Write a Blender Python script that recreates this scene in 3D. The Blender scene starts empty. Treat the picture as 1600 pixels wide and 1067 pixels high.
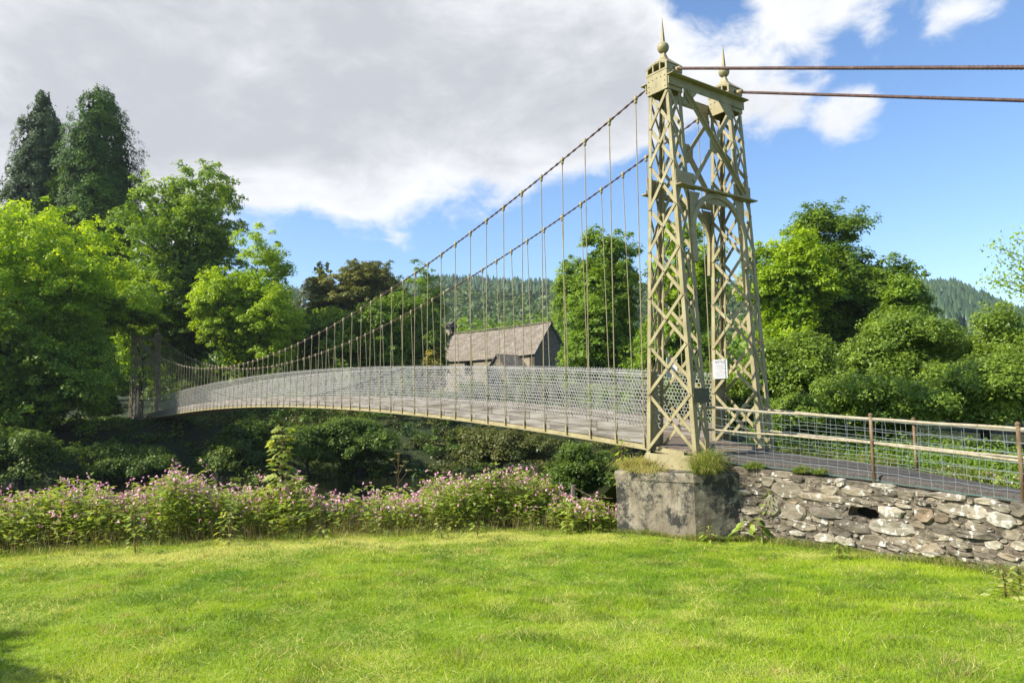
import bpy, math, random
import numpy as np
from mathutils import Vector, Matrix
random.seed(7); rng = np.random.default_rng(7)
scn = bpy.context.scene
COL = scn.collection
R = math.radians

# ------------------------------------------------------------------ camera
FPX, PITCH, ROLL, TH = 1121.49, R(4.4227), R(1.2158), R(36.4538)
cam_d = bpy.data.cameras.new('camera'); cam = bpy.data.objects.new('camera', cam_d); COL.objects.link(cam)
cam_d.sensor_width = 36.0; cam_d.lens = FPX / 1600 * 36.0
cam_d.clip_start = 0.1; cam_d.clip_end = 6000
cam.rotation_euler = (Matrix.Rotation(math.pi / 2 + PITCH, 3, 'X') @ Matrix.Rotation(-ROLL, 3, 'Z')).to_euler()
cam.location = (0, 0, 0)
scn.camera = cam
scn.render.resolution_x, scn.render.resolution_y = 1024, 682

# ------------------------------------------------------------------ light
SUN_EL = R(41); SUN_DIR = Vector((-0.955 * math.cos(SUN_EL), -0.296 * math.cos(SUN_EL), math.sin(SUN_EL)))
SUN_DIR.normalize()
world = bpy.data.worlds.new("World"); scn.world = world; world.use_nodes = True
sd = bpy.data.lights.new('sun', 'SUN'); sd.energy = 4.9; sd.angle = R(0.53); sd.color = (1.0, 0.94, 0.83)
so = bpy.data.objects.new('sun', sd); COL.objects.link(so)
so.rotation_euler = SUN_DIR.to_track_quat('Z', 'Y').to_euler(); so.location = (-30, -10, 40)
scn.view_settings.view_transform = 'Standard'; scn.view_settings.look = 'None'
scn.view_settings.exposure = 0.95; scn.view_settings.gamma = 1; scn.view_settings.use_curve_mapping = False
scn.cycles.max_bounces = 8; scn.cycles.transparent_max_bounces = 8
scn.cycles.diffuse_bounces = 4; scn.cycles.transmission_bounces = 4

def ray(x, y):
    x -= 800; y -= 533.5
    xo = x * math.cos(ROLL) - y * math.sin(ROLL); yo = x * math.sin(ROLL) + y * math.cos(ROLL)
    zc = -yo
    return np.array([xo, FPX * math.cos(PITCH) - zc * math.sin(PITCH), FPX * math.sin(PITCH) + zc * math.cos(PITCH)]) / FPX
def at(x, y, Y):
    d = ray(x, y); return d * (Y / d[1])
C0 = np.array([3.68293, 13.5588]); A_ = np.array([-math.sin(TH), math.cos(TH)]); U_ = np.array([math.cos(TH), math.sin(TH)])
def st(x, y): q0, q1 = x - C0[0], y - C0[1]; return q0 * A_[0] + q1 * A_[1], q0 * U_[0] + q1 * U_[1]
def wpos(t, s): return C0[0] + U_[0] * t + A_[0] * s, C0[1] + U_[1] * t + A_[1] * s
def onT(x, y, T):
    d = ray(x, y); k = (T + C0 @ U_) / (d[:2] @ U_); P = d * k
    return (P[:2] - C0) @ A_, P[2]

# ------------------------------------------------------------------ sky
def build_world():
    nt = world.node_tree; N = nt.nodes; L = nt.links; N.clear()
    out = N.new('ShaderNodeOutputWorld'); bg = N.new('ShaderNodeBackground'); bg.inputs['Strength'].default_value = 0.12
    L.new(bg.outputs[0], out.inputs[0])
    sky = N.new('ShaderNodeTexSky'); sky.sky_type = 'NISHITA'; sky.sun_disc = False
    sky.sun_elevation = SUN_EL; sky.sun_rotation = math.atan2(SUN_DIR.x, SUN_DIR.y)
    sky.air_density = 1.0; sky.dust_density = 0.5; sky.ozone_density = 2.0; sky.altitude = 50
    tc = N.new('ShaderNodeTexCoord')
    def math_(op, a, b=None, clamp=False):
        n = N.new('ShaderNodeMath'); n.operation = op; n.use_clamp = clamp
        for i, v in enumerate((a, b)):
            if v is None: continue
            if isinstance(v, (int, float)): n.inputs[i].default_value = v
            else: L.new(v, n.inputs[i])
        return n.outputs[0]
    def blob(px, py, deg, w):
        c = Vector(ray(px, py)).normalized()
        d = N.new('ShaderNodeVectorMath'); d.operation = 'DOT_PRODUCT'; L.new(tc.outputs['Generated'], d.inputs[0]); d.inputs[1].default_value = c
        m = N.new('ShaderNodeMapRange'); m.interpolation_type = 'SMOOTHSTEP'
        m.inputs['From Min'].default_value = math.cos(R(deg)); m.inputs['From Max'].default_value = math.cos(R(deg * 0.15))
        m.inputs['To Min'].default_value = 0; m.inputs['To Max'].default_value = w
        L.new(d.outputs['Value'], m.inputs['Value']); return m.outputs[0]
    def noise(scale, zs, detail, rough, off, dist=0.0):
        mp = N.new('ShaderNodeMapping'); mp.inputs['Scale'].default_value = (1, 1, zs); mp.inputs['Location'].default_value = off
        L.new(tc.outputs['Generated'], mp.inputs['Vector'])
        n = N.new('ShaderNodeTexNoise'); n.inputs['Scale'].default_value = scale; n.inputs['Detail'].default_value = detail
        n.inputs['Roughness'].default_value = rough; n.inputs['Distortion'].default_value = dist
        L.new(mp.outputs[0], n.inputs['Vector']); return n.outputs['Fac']
    blobs = [(60, 60, 30, .75), (430, 80, 24, .85), (620, 200, 13, .42), (860, 170, 9, .5), (960, 140, 7, .35), (780, 60, 17, .55), (500, 240, 7, .15), (960, 60, 10, .4), (200, 240, 14, .3),
             (1060, 120, 6, .45), (1235, 45, 9, .62), (1190, 170, 5.5, .5), (1330, 195, 3.2, .6), (1180, 190, 4, .25), (1400, 15, 9, .5), (1500, 50, 4, .35), (1370, 70, 3.5, -.4), (1210, 110, 3, -.25), (1330, 130, 5, .25),
             (1100, 30, 4.5, -.75), (1290, 105, 3.5, -.45), (1590, 130, 8, -.45), (1500, 330, 20, -.5), (1040, 330, 13, -.5), (760, 400, 12, -.45), (470, 380, 8, -.75), (350, 430, 11, -.8), (560, 370, 7, -.35), (1290, 110, 3, -.14), (700, 330, 5, -.2), (1520, 45, 3, .3), (1510, 437, 3, .45)]
    acc = None
    for b in blobs:
        o = blob(*b); acc = o if acc is None else math_('ADD', acc, o)
    n1 = noise(4.2, 1.7, 9, .56, (3.1, 1.7, .4), .25)
    n2 = noise(17, 1.6, 6, .62, (.2, 4.1, .8), .4)
    d = math_('ADD', math_('MULTIPLY', math_('SUBTRACT', n1, .5), 2.0), math_('MULTIPLY', math_('SUBTRACT', n2, .5), 1.15))
    dens = math_('ADD', math_('ADD', d, acc), -.12)
    cov = N.new('ShaderNodeMapRange'); cov.interpolation_type = 'SMOOTHSTEP'
    cov.inputs['From Min'].default_value = -.12; cov.inputs['From Max'].default_value = .50
    L.new(dens, cov.inputs['Value'])
    thick = N.new('ShaderNodeMapRange'); thick.interpolation_type = 'SMOOTHSTEP'
    thick.inputs['From Min'].default_value = .0; thick.inputs['From Max'].default_value = 2.0
    L.new(math_('ADD', dens, math_('MULTIPLY', math_('SUBTRACT', noise(4.5, 2.0, 10, .6, (9, 2, 5), .5), .5), 3.0)), thick.inputs['Value'])
    cc = N.new('ShaderNodeMix'); cc.data_type = 'RGBA'; cc.inputs[6].default_value = (4.5, 4.55, 4.65, 1); cc.inputs[7].default_value = (2.62, 2.70, 2.92, 1)
    L.new(thick.outputs[0], cc.inputs[0])
    # bluer, deeper sky
    hs = N.new('ShaderNodeHueSaturation'); hs.inputs['Saturation'].default_value = 1.04; hs.inputs['Value'].default_value = 1.0
    sm_ = N.new('ShaderNodeMix'); sm_.data_type = 'RGBA'; sm_.blend_type = 'MULTIPLY'; sm_.inputs[0].default_value = 1; sm_.inputs[7].default_value = (.80, .88, .97, 1)
    L.new(sky.outputs[0], sm_.inputs[6]); L.new(sm_.outputs[2], hs.inputs['Color'])
    mx = N.new('ShaderNodeMix'); mx.data_type = 'RGBA'
    L.new(cov.outputs[0], mx.inputs[0]); L.new(hs.outputs[0], mx.inputs[6]); L.new(cc.outputs[2], mx.inputs[7])
    L.new(mx.outputs[2], bg.inputs['Color'])
    world.cycles.sampling_method = 'MANUAL'; world.cycles.sample_map_resolution = 512
build_world()

# ------------------------------------------------------------------ materials
KA = .62
def ks(c, f=None): f = KA if f is None else f; return tuple(q * f for q in c)
def newmat(name):
    m = bpy.data.materials.new(name); m.use_nodes = True; nt = m.node_tree; nt.nodes.clear()
    out = nt.nodes.new('ShaderNodeOutputMaterial'); p = nt.nodes.new('ShaderNodeBsdfPrincipled'); nt.links.new(p.outputs[0], out.inputs[0])
    return m, nt, p, out
def ramp(nt, fac, stops):
    r = nt.nodes.new('ShaderNodeValToRGB'); e = r.color_ramp.elements
    while len(e) < len(stops): e.new(.5)
    for k, (pos, c) in enumerate(stops): e[k].position = pos; e[k].color = (*c, 1)
    nt.links.new(fac, r.inputs[0]); return r.outputs[0]
def nz(nt, scale, detail=5, rough=.6, stretch=(1, 1, 1), coord='Object', dist=0, rnd=False):
    tc = nt.nodes.new('ShaderNodeTexCoord'); mp = nt.nodes.new('ShaderNodeMapping'); mp.inputs['Scale'].default_value = stretch
    nt.links.new(tc.outputs[coord], mp.inputs['Vector'])
    n = nt.nodes.new('ShaderNodeTexNoise'); n.inputs['Scale'].default_value = scale; n.inputs['Detail'].default_value = detail
    n.inputs['Roughness'].default_value = rough; n.inputs['Distortion'].default_value = dist
    if rnd:
        oi = nt.nodes.new('ShaderNodeObjectInfo'); mu = nt.nodes.new('ShaderNodeMath'); mu.operation = 'MULTIPLY'; mu.inputs[1].default_value = 50
        nt.links.new(oi.outputs['Random'], mu.inputs[0]); nt.links.new(mu.outputs[0], mp.inputs['Location'])
    nt.links.new(mp.outputs[0], n.inputs['Vector']); return n.outputs['Fac']
def mixc(nt, fac, a, b, mode='MIX'):
    m = nt.nodes.new('ShaderNodeMix'); m.data_type = 'RGBA'; m.blend_type = mode
    for i, v in ((0, fac), (6, a), (7, b)):
        if isinstance(v, (int, float)): m.inputs[i].default_value = v
        elif isinstance(v, tuple): m.inputs[i].default_value = (*v, 1)
        else: nt.links.new(v, m.inputs[i])
    return m.outputs[2]
def bump(nt, p, h, strength, dist=.02):
    b = nt.nodes.new('ShaderNodeBump'); b.inputs['Strength'].default_value = strength; b.inputs['Distance'].default_value = dist
    nt.links.new(h, b.inputs['Height']); nt.links.new(b.outputs[0], p.inputs['Normal'])
def thr(nt, fac, lo, hi):
    m = nt.nodes.new('ShaderNodeMapRange'); m.inputs['From Min'].default_value = lo; m.inputs['From Max'].default_value = hi
    nt.links.new(fac, m.inputs['Value']); return m.outputs[0]

def paint_mat():
    m, nt, p, _ = newmat('olive_cream_paint')
    c = ramp(nt, nz(nt, 3.0, 6, .6), [(.3, (.235, .195, .095)), (.55, (.31, .265, .138)), (.75, (.36, .32, .185))])
    rust = thr(nt, nz(nt, 5, 10, .78, (1, 1, .3)), .585, .68)
    c = mixc(nt, rust, c, (.20, .085, .03))
    grime = thr(nt, nz(nt, 7, 9, .78, (1, 1, .5)), .52, .70); c = mixc(nt, grime, c, (.17, .155, .075))
    nt.links.new(c, p.inputs['Base Color']); p.inputs['Roughness'].default_value = .55; p.inputs['Specular IOR Level'].default_value = .35
    bump(nt, p, nz(nt, 60, 3), .15, .004); return m
def simple(name, cols, scale=8, rough=.8, b=.3, bd=.01, stretch=(1, 1, 1), rnd=False, metal=0, spec=.3, detail=6):
    m, nt, p, _ = newmat(name); f = nz(nt, scale, detail, .62, stretch, rnd=rnd)
    n = len(cols); c = ramp(nt, f, [(.28 + .44 * i / (n - 1), ks(cols[i])) for i in range(n)])
    nt.links.new(c, p.inputs['Base Color']); p.inputs['Roughness'].default_value = rough; p.inputs['Metallic'].default_value = metal
    p.inputs['Specular IOR Level'].default_value = spec
    if b: bump(nt, p, nz(nt, scale * 4, 5, .65, stretch, rnd=rnd), b, bd)
    return m
def leaf_mat(name, dark, light, trans=.4, rough=.5, tr_boost=(1.5, 1.35, .6), spec=.35, mid=None, up=0):
    m, nt, p, out = newmat(name)
    a = nt.nodes.new('ShaderNodeAttribute'); a.attribute_name = 'tint'
    c = mixc(nt, a.outputs['Fac'], dark, light) if mid is None else ramp(nt, a.outputs['Fac'], [(0, dark), (mid[0], mid[1]), (1, light)])
    if up:   # short blades share the sward's overall normal
        g = nt.nodes.new('ShaderNodeNewGeometry'); v = nt.nodes.new('ShaderNodeMix'); v.data_type = 'VECTOR'; v.inputs[0].default_value = up
        nt.links.new(g.outputs['Normal'], v.inputs[4]); v.inputs[5].default_value = (0, 0, 1); q = nt.nodes.new('ShaderNodeVectorMath'); q.operation = 'NORMALIZE'
        nt.links.new(v.outputs[1], q.inputs[0]); nt.links.new(q.outputs[0], p.inputs['Normal'])
    nt.links.new(c, p.inputs['Base Color']); p.inputs['Roughness'].default_value = rough; p.inputs['Specular IOR Level'].default_value = spec
    tr = nt.nodes.new('ShaderNodeBsdfTranslucent'); nt.links.new(mixc(nt, 1.0, c, tr_boost, 'MULTIPLY'), tr.inputs['Color'])
    ms = nt.nodes.new('ShaderNodeMixShader'); ms.inputs[0].default_value = trans
    nt.links.new(p.outputs[0], ms.inputs[1]); nt.links.new(tr.outputs[0], ms.inputs[2]); nt.links.new(ms.outputs[0], out.inputs[0])
    return m
def stone_mat(name, cols, lichen=.6, moss=.0, rnd=True, scale=5):
    m, nt, p, _ = newmat(name)
    oi = nt.nodes.new('ShaderNodeObjectInfo')
    base = ramp(nt, nz(nt, scale, 8, .65, (1, 1, 2.2), rnd=rnd), [(.3, ks(cols[0])), (.5, ks(cols[1])), (.7, ks(cols[2]))])
    tone = ramp(nt, oi.outputs['Random'], [(0, (.72, .69, .63)), (.5, (1, .97, .9)), (1, (1.25, 1.17, 1.03))])
    c = mixc(nt, 1.0, base, tone, 'MULTIPLY')
    li = thr(nt, nz(nt, 9, 6, .6, rnd=rnd), lichen, lichen + .05)
    c = mixc(nt, li, c, (.50, .48, .42))
    if moss: c = mixc(nt, thr(nt, nz(nt, 4, 5, .6, rnd=rnd), moss, moss + .15), c, (.08, .1, .025))
    nt.links.new(c, p.inputs['Base Color']); p.inputs['Roughness'].default_value = .92; p.inputs['Specular IOR Level'].default_value = .2
    bump(nt, p, nz(nt, 22, 8, .7, (1, 1, 3), rnd=rnd), .9, .02); return m

M = {}
M['paint'] = paint_mat()
M['rust'] = simple('rusty_pole', [(.11, .05, .025), (.26, .17, .09), (.50, .42, .27)], 7, .8, .3, stretch=(1, 1, .4))
M['rail'] = simple('pale_pipe_paint', [(.30, .24, .15), (.50, .43, .28), (.60, .55, .42)], 11, .6, .2)
M['rope'] = simple('rusty_rope', [(.07, .035, .03), (.14, .075, .06), (.22, .15, .12)], 14, .7, .5, .004, metal=.1)
M['rope_pale'] = simple('painted_rope', [(.16, .10, .06), (.30, .22, .13), (.38, .31, .2)], 10, .7, .4, .004)
M['wire'] = simple('galvanised_wire', [(.42, .41, .37), (.60, .585, .53), (.74, .72, .66)], 6, .5, 0, metal=.15)
M['fwire'] = simple('fence_wire', [(.35, .42, .42), (.5, .55, .55)], 6, .5, 0, metal=.2)
M['fwire_green'] = simple('green_fence_wire', [(.10, .30, .27), (.18, .42, .38)], 6, .5, 0)
M['timber'] = simple('weathered_timber', [(.09, .075, .06), (.24, .21, .17), (.38, .345, .295), (.48, .445, .40)], 3.8, .85, .5, .006, (1, .25, 4), rnd=True)
M['plank'] = simple('deck_plank_wood', [(.16, .12, .085), (.27, .21, .15), (.36, .3, .22)], 5, .85, .4, .006, (.3, 3, 1), rnd=True)
M['asphalt'] = simple('asphalt', [(.08, .072, .06), (.135, .12, .10), (.19, .17, .145)], 40, .95, .8, .01)
M['rock_dark'] = stone_mat('dark_slate_rubble', [(.10, .09, .075), (.21, .185, .15), (.36, .32, .255)], .60)
M['rock_mid'] = stone_mat('brown_grey_rubble', [(.20, .17, .125), (.35, .305, .235), (.50, .45, .36)], .57)
M['rock_pale'] = stone_mat('pale_lichened_rubble', [(.30, .27, .205), (.48, .44, .355), (.66, .62, .54)], .55)
M['rock_pink'] = stone_mat('pinkish_rubble', [(.22, .16, .11), (.34, .27, .20), (.42, .35, .27)], .62)
M['mortar'] = simple('mortar', [(.07, .056, .038), (.20, .16, .11), (.36, .30, .215), (.50, .44, .34)], 9, .95, 1.0, .05, (1, 1, 1.6), detail=9)
M['black'] = simple('dark_void', [(.008, .007, .006), (.014, .012, .01)], 4, .9, 0)
M['white_sign'] = simple('white_sign_enamel', [(.72, .72, .70), (.8, .8, .78)], 5, .4, 0)
M['ink'] = simple('dark_print', [(.05, .05, .06), (.12, .12, .13)], 5, .7, 0)
M['ink_grey'] = simple('faded_print', [(.3, .31, .33), (.42, .43, .45)], 5, .7, 0)
M['plaque'] = simple('dark_green_plaque', [(.10, .10, .055), (.16, .155, .09)], 20, .6, .3, .004)
M['bark'] = simple('bark', [(.035, .028, .02), (.085, .07, .05), (.13, .11, .085)], 6, .95, .8, .03, (1, 1, .3))
M['post_wood'] = simple('old_fence_wood', [(.14, .12, .09), (.26, .23, .18)], 9, .9, .6, .01, (1, 1, .3))

def concrete_mat():
    m, nt, p, _ = newmat('stained_concrete')
    c = ramp(nt, nz(nt, 2.2, 8, .65, (1, 1, .7), dist=.6), [(.3, (.15, .122, .082)), (.5, (.26, .22, .155)), (.72, (.40, .355, .27))])
    dark = thr(nt, nz(nt, 1.9, 11, .74, (1.1, 1.1, .9), dist=.1), .48, .555)
    c = mixc(nt, dark, c, (.045, .044, .038)); c = mixc(nt, thr(nt, nz(nt, 6, 9, .75, (1.5, 1.5, .5)), .5, .75), c, (.075, .065, .045))
    lich = thr(nt, nz(nt, 11, 5, .6), .67, .71); c = mixc(nt, lich, c, (.38, .37, .33))
    nt.links.new(c, p.inputs['Base Color']); p.inputs['Roughness'].default_value = .93; p.inputs['Specular IOR Level'].default_value = .2
    bump(nt, p, nz(nt, 16, 9, .7), .7, .03); return m
M['concrete'] = concrete_mat()
M['concrete_dark'] = stone_mat('shaded_side_stone', [(.02, .02, .014), (.045, .042, .03), (.1, .09, .07)], .68, .5, rnd=False)
def roof_mat():
    m, nt, p, _ = newmat('stone_slates')
    tc = nt.nodes.new('ShaderNodeTexCoord'); br = nt.nodes.new('ShaderNodeTexBrick')
    br.inputs['Scale'].default_value = 1; br.inputs['Brick Width'].default_value = .42; br.inputs['Row Height'].default_value = .27
    br.inputs['Mortar Size'].default_value = .022; br.inputs['Color1'].default_value = (.23, .19, .145, 1); br.inputs['Color2'].default_value = (.135, .11, .085, 1)
    br.inputs['Mortar'].default_value = (.07, .06, .05, 1); nt.links.new(tc.outputs['UV'], br.inputs['Vector'])
    c = mixc(nt, thr(nt, nz(nt, 1.3, 9, .75), .5, .68), br.outputs['Color'], (.25, .225, .18))
    c = mixc(nt, thr(nt, nz(nt, .9, 7, .7), .56, .7), c, (.13, .12, .07))
    nt.links.new(c, p.inputs['Base Color']); p.inputs['Roughness'].default_value = .9
    bump(nt, p, br.outputs['Fac'], .5, .04); return m
M['slate'] = roof_mat()
M['church_wall'] = simple('church_rubble', [(.16, .13, .09), (.38, .32, .22), (.52, .45, .33), (.60, .54, .42)], 2.6, .95, 1.0, .08, (1, 1, 1.8), detail=9)
M['church_dark'] = simple('shaded_gable_rubble', [(.12, .10, .07), (.28, .24, .17), (.42, .36, .26)], 2.6, .95, 1.0, .08, (1, 1, 1.8), detail=9)  # church rubble darkened so the gables' shade is in the colour
M['oldwood'] = simple('dark_timber', [(.05, .04, .03), (.1, .085, .07)], 6, .9, .3)
M['lawn'] = simple('lawn_soil_green', [(.16, .26, .02), (.24, .38, .02), (.42, .42, .10)], 2.2, .95, .6, .03, detail=8)
M['earth'] = simple('bank_earth', [(.022, .032, .012), (.04, .06, .018), (.06, .08, .022)], 1.1, .95, .8, .1)
M['hill'] = simple('hillside_scrub', [(.02, .035, .012), (.045, .07, .02), (.07, .10, .03)], .05, .95, 0)
M['cliff'] = simple('pink_grey_rock', [(.14, .10, .09), (.28, .21, .18), (.36, .3, .26)], .2, .95, .8, .6)
def water_mat():
    m, nt, p, _ = newmat('dark_river_water')
    p.inputs['Base Color'].default_value = (.012, .014, .008, 1); p.inputs['Roughness'].default_value = .06; p.inputs['IOR'].default_value = 1.33
    bump(nt, p, nz(nt, 1.6, 5, .6, (1, 2.2, 1)), .35, .05); return m
M['water'] = water_mat()
M['grass'] = leaf_mat('grass_blades', (.115, .24, .008), (.75, .66, .26), .45, .5, (1.3, 1.25, .6), .3, mid=(.34, (.345, .47, .012)), up=.55)
M['roughgrass'] = leaf_mat('rough_grass_blades', (.10, .19, .012), (.52, .42, .16), .4, .5)
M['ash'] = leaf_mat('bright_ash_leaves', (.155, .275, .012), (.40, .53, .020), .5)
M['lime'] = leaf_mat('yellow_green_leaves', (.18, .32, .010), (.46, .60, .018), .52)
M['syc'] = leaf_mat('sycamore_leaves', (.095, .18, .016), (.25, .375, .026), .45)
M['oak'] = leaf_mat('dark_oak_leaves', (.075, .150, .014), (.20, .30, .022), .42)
M['hedge'] = leaf_mat('hedge_leaves', (.085, .160, .018), (.28, .385, .05), .42, .42)
M['conifer'] = leaf_mat('blue_green_needles', (.040, .080, .026), (.10, .145, .05), .2, spec=.08)
M['cypress'] = leaf_mat('cypress_sprays', (.032, .085, .007), (.095, .175, .012), .2, spec=.08)
M['yew'] = leaf_mat('bronze_green_yew', (.085, .105, .014), (.24, .24, .03), .25)
M['shade'] = leaf_mat('bank_undergrowth', (.052, .108, .015), (.175, .25, .032), .38)
M['brownbank'] = leaf_mat('brownish_undergrowth', (.06, .085, .016), (.17, .17, .035), .3)
M['balsam'] = leaf_mat('balsam_leaves', (.13, .22, .026), (.38, .46, .10), .42, .38)
M['stem'] = leaf_mat('reddish_stems', (.16, .11, .035), (.34, .32, .08), .15)
M['pink'] = leaf_mat('pink_petals', (.58, .21, .35), (.86, .58, .61), .3, tr_boost=(1, .9, 1))
M['straw'] = leaf_mat('dry_straw', (.22, .165, .05), (.50, .42, .18), .35, tr_boost=(1, 1, .8))
M['sapling'] = leaf_mat('sapling_leaves', (.17, .25, .04), (.46, .50, .16), .45, .35)
M['gold'] = leaf_mat('gold_green_leaves', (.15, .17, .02), (.40, .33, .03), .35)
M['farpine'] = leaf_mat('far_pine_needles', (.030, .062, .030), (.065, .11, .044), .1)
M['farleaf'] = leaf_mat('far_broadleaf', (.045, .085, .022), (.115, .175, .035), .25)

# ------------------------------------------------------------------ helpers
def tag(o, label=None, cat=None, group=None, kind=None):
    if label: o['label'] = label
    if cat: o['category'] = cat
    if group: o['group'] = group
    if kind: o['kind'] = kind
    return o
def empty(name, loc, rz=0):
    o = bpy.data.objects.new(name, None); COL.objects.link(o); o.location = loc; o.rotation_euler = (0, 0, rz); o.empty_display_size = .2; return o
def npmesh(name, V, F, mat, tint=None, parent=None, smooth=False, base=None):
    V = np.asarray(V, dtype=np.float32)
    if base is not None: V = V - np.asarray(base, dtype=np.float32)
    F = np.asarray(F, dtype=np.int32); k = F.shape[1]
    me = bpy.data.meshes.new(name); me.vertices.add(len(V)); me.vertices.foreach_set('co', V.ravel())
    me.loops.add(F.size); me.loops.foreach_set('vertex_index', F.ravel())
    me.polygons.add(len(F)); me.polygons.foreach_set('loop_start', np.arange(0, F.size, k, dtype=np.int32))
    me.polygons.foreach_set('loop_total', np.full(len(F), k, dtype=np.int32))
    if smooth: me.polygons.foreach_set('use_smooth', np.ones(len(F), dtype=bool))
    if tint is not None:
        at_ = me.attributes.new('tint', 'FLOAT', 'POINT'); at_.data.foreach_set('value', np.asarray(tint, dtype=np.float32))
    me.update(calc_edges=True); me.materials.append(mat)
    o = bpy.data.objects.new(name, me); COL.objects.link(o)
    if parent is not None: o.parent = parent
    return o
class MB:
    def __init__(s): s.v = []; s.f = []
    def add(s, vs, fs):
        n = len(s.v); s.v += [tuple(map(float, q)) for q in vs]; s.f += [tuple(i + n for i in f) for f in fs]; return s
    def hexa(s, p):  # 8 pts: bottom 0-3, top 4-7
        return s.add(p, [(3, 2, 1, 0), (4, 5, 6, 7), (0, 1, 5, 4), (1, 2, 6, 5), (2, 3, 7, 6), (3, 0, 4, 7)])
    def box(s, a, b):
        x0, y0, z0 = a; x1, y1, z1 = b
        return s.hexa([(x0, y0, z0), (x1, y0, z0), (x1, y1, z0), (x0, y1, z0), (x0, y0, z1), (x1, y0, z1), (x1, y1, z1), (x0, y1, z1)])
    def bar(s, p, q, w, th, n):  # flat bar; n = thickness direction
        p = Vector(p); q = Vector(q); d = (q - p).normalized(); n = Vector(n); n = (n - d * n.dot(d)).normalized(); sd = d.cross(n)
        a = sd * w / 2; b = n * th / 2
        return s.hexa([p - a - b, p + a - b, p + a + b, p - a + b, q - a - b, q + a - b, q + a + b, q - a + b])
    def tube(s, pts, r, n=8, cap=True):
        pts = [Vector(p) for p in pts]; rings = []; rs = r if isinstance(r, (list, tuple)) else [r] * len(pts)
        ref = Vector((0, 0, 1))
        for i, p in enumerate(pts):
            d = (pts[min(i + 1, len(pts) - 1)] - pts[max(i - 1, 0)]).normalized()
            if abs(d.dot(ref)) > .95: ref = Vector((1, 0, 0)) if abs(d.x) < .9 else Vector((0, 1, 0))
            e1 = d.cross(ref).normalized(); e2 = d.cross(e1).normalized()
            rings.append([p + (e1 * math.cos(2 * math.pi * k / n) + e2 * math.sin(2 * math.pi * k / n)) * rs[i] for k in range(n)])
        vs = [v for rg in rings for v in rg]; fs = []
        for i in range(len(pts) - 1):
            for k in range(n): fs.append((i * n + k, i * n + (k + 1) % n, (i + 1) * n + (k + 1) % n, (i + 1) * n + k))
        if cap: fs.append(tuple(range(n - 1, -1, -1))); fs.append(tuple((len(pts) - 1) * n + k for k in range(n)))
        return s.add(vs, fs)
    def lathe(s, prof, c, n=16, sq=False):
        vs = []; fs = []
        for r, z in prof:
            for k in range(n):
                a = 2 * math.pi * (k + (.5 if sq else 0)) / n; vs.append((c[0] + r * math.cos(a), c[1] + r * math.sin(a), c[2] + z))
        for i in range(len(prof) - 1):
            for k in range(n): fs.append((i * n + k, i * n + (k + 1) % n, (i + 1) * n + (k + 1) % n, (i + 1) * n + k))
        fs.append(tuple(range(n - 1, -1, -1))); fs.append(tuple((len(prof) - 1) * n + k for k in range(n)))
        return s.add(vs, fs)
    def prism(s, poly, z0, z1):
        n = len(poly); vs = [(x, y, z0) for x, y in poly] + [(x, y, z1) for x, y in poly]
        fs = [tuple(range(n - 1, -1, -1)), tuple(range(n, 2 * n))] + [(i, (i + 1) % n, n + (i + 1) % n, n + i) for i in range(n)]
        return s.add(vs, fs)
    def build(s, name, mat, parent=None, base=(0, 0, 0), smooth=False):
        me = bpy.data.meshes.new(name); me.from_pydata([(x - base[0], y - base[1], z - base[2]) for x, y, z in s.v], [], s.f)
        me.update(); me.materials.append(mat)
        if smooth: me.polygons.foreach_set('use_smooth', [True] * len(me.polygons)); me.update()
        o = bpy.data.objects.new(name, me); COL.objects.link(o)
        if parent is not None: o.parent = parent
        return o
def bevel(o, w=.004, seg=1):
    m = o.modifiers.new('bevel', 'BEVEL'); m.width = w; m.segments = seg; m.limit_method = 'ANGLE'; return o
def copy_tree(o, parent=None):
    c = o.copy(); COL.objects.link(c); c.parent = parent
    for ch in list(o.children): copy_tree(ch, c)
    return c
def bthing(name, t, s, z, label, cat, group=None, kind=None):   # thing in the bridge frame
    x, y = wpos(t, s); o = empty(name, (x, y, z), TH); tag(o, label, cat, group, kind); return o, (t, s, z)
def vnoise(x, y, sc, seed=0):   # smooth value noise for numpy arrays
    x = np.asarray(x, float) / sc + seed * 17.3; y = np.asarray(y, float) / sc + seed * 9.1
    xi = np.floor(x); yi = np.floor(y); fx = x - xi; fy = y - yi; fx = fx * fx * (3 - 2 * fx); fy = fy * fy * (3 - 2 * fy)
    def h(a, b): v = np.sin(a * 127.1 + b * 311.7 + seed * 3.3) * 43758.5453; return v - np.floor(v)
    return (h(xi, yi) * (1 - fx) + h(xi + 1, yi) * fx) * (1 - fy) + (h(xi, yi + 1) * (1 - fx) + h(xi + 1, yi + 1) * fx) * fy
def sm(x): x = np.clip(x, 0, 1); return x * x * (3 - 2 * x)

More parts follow.
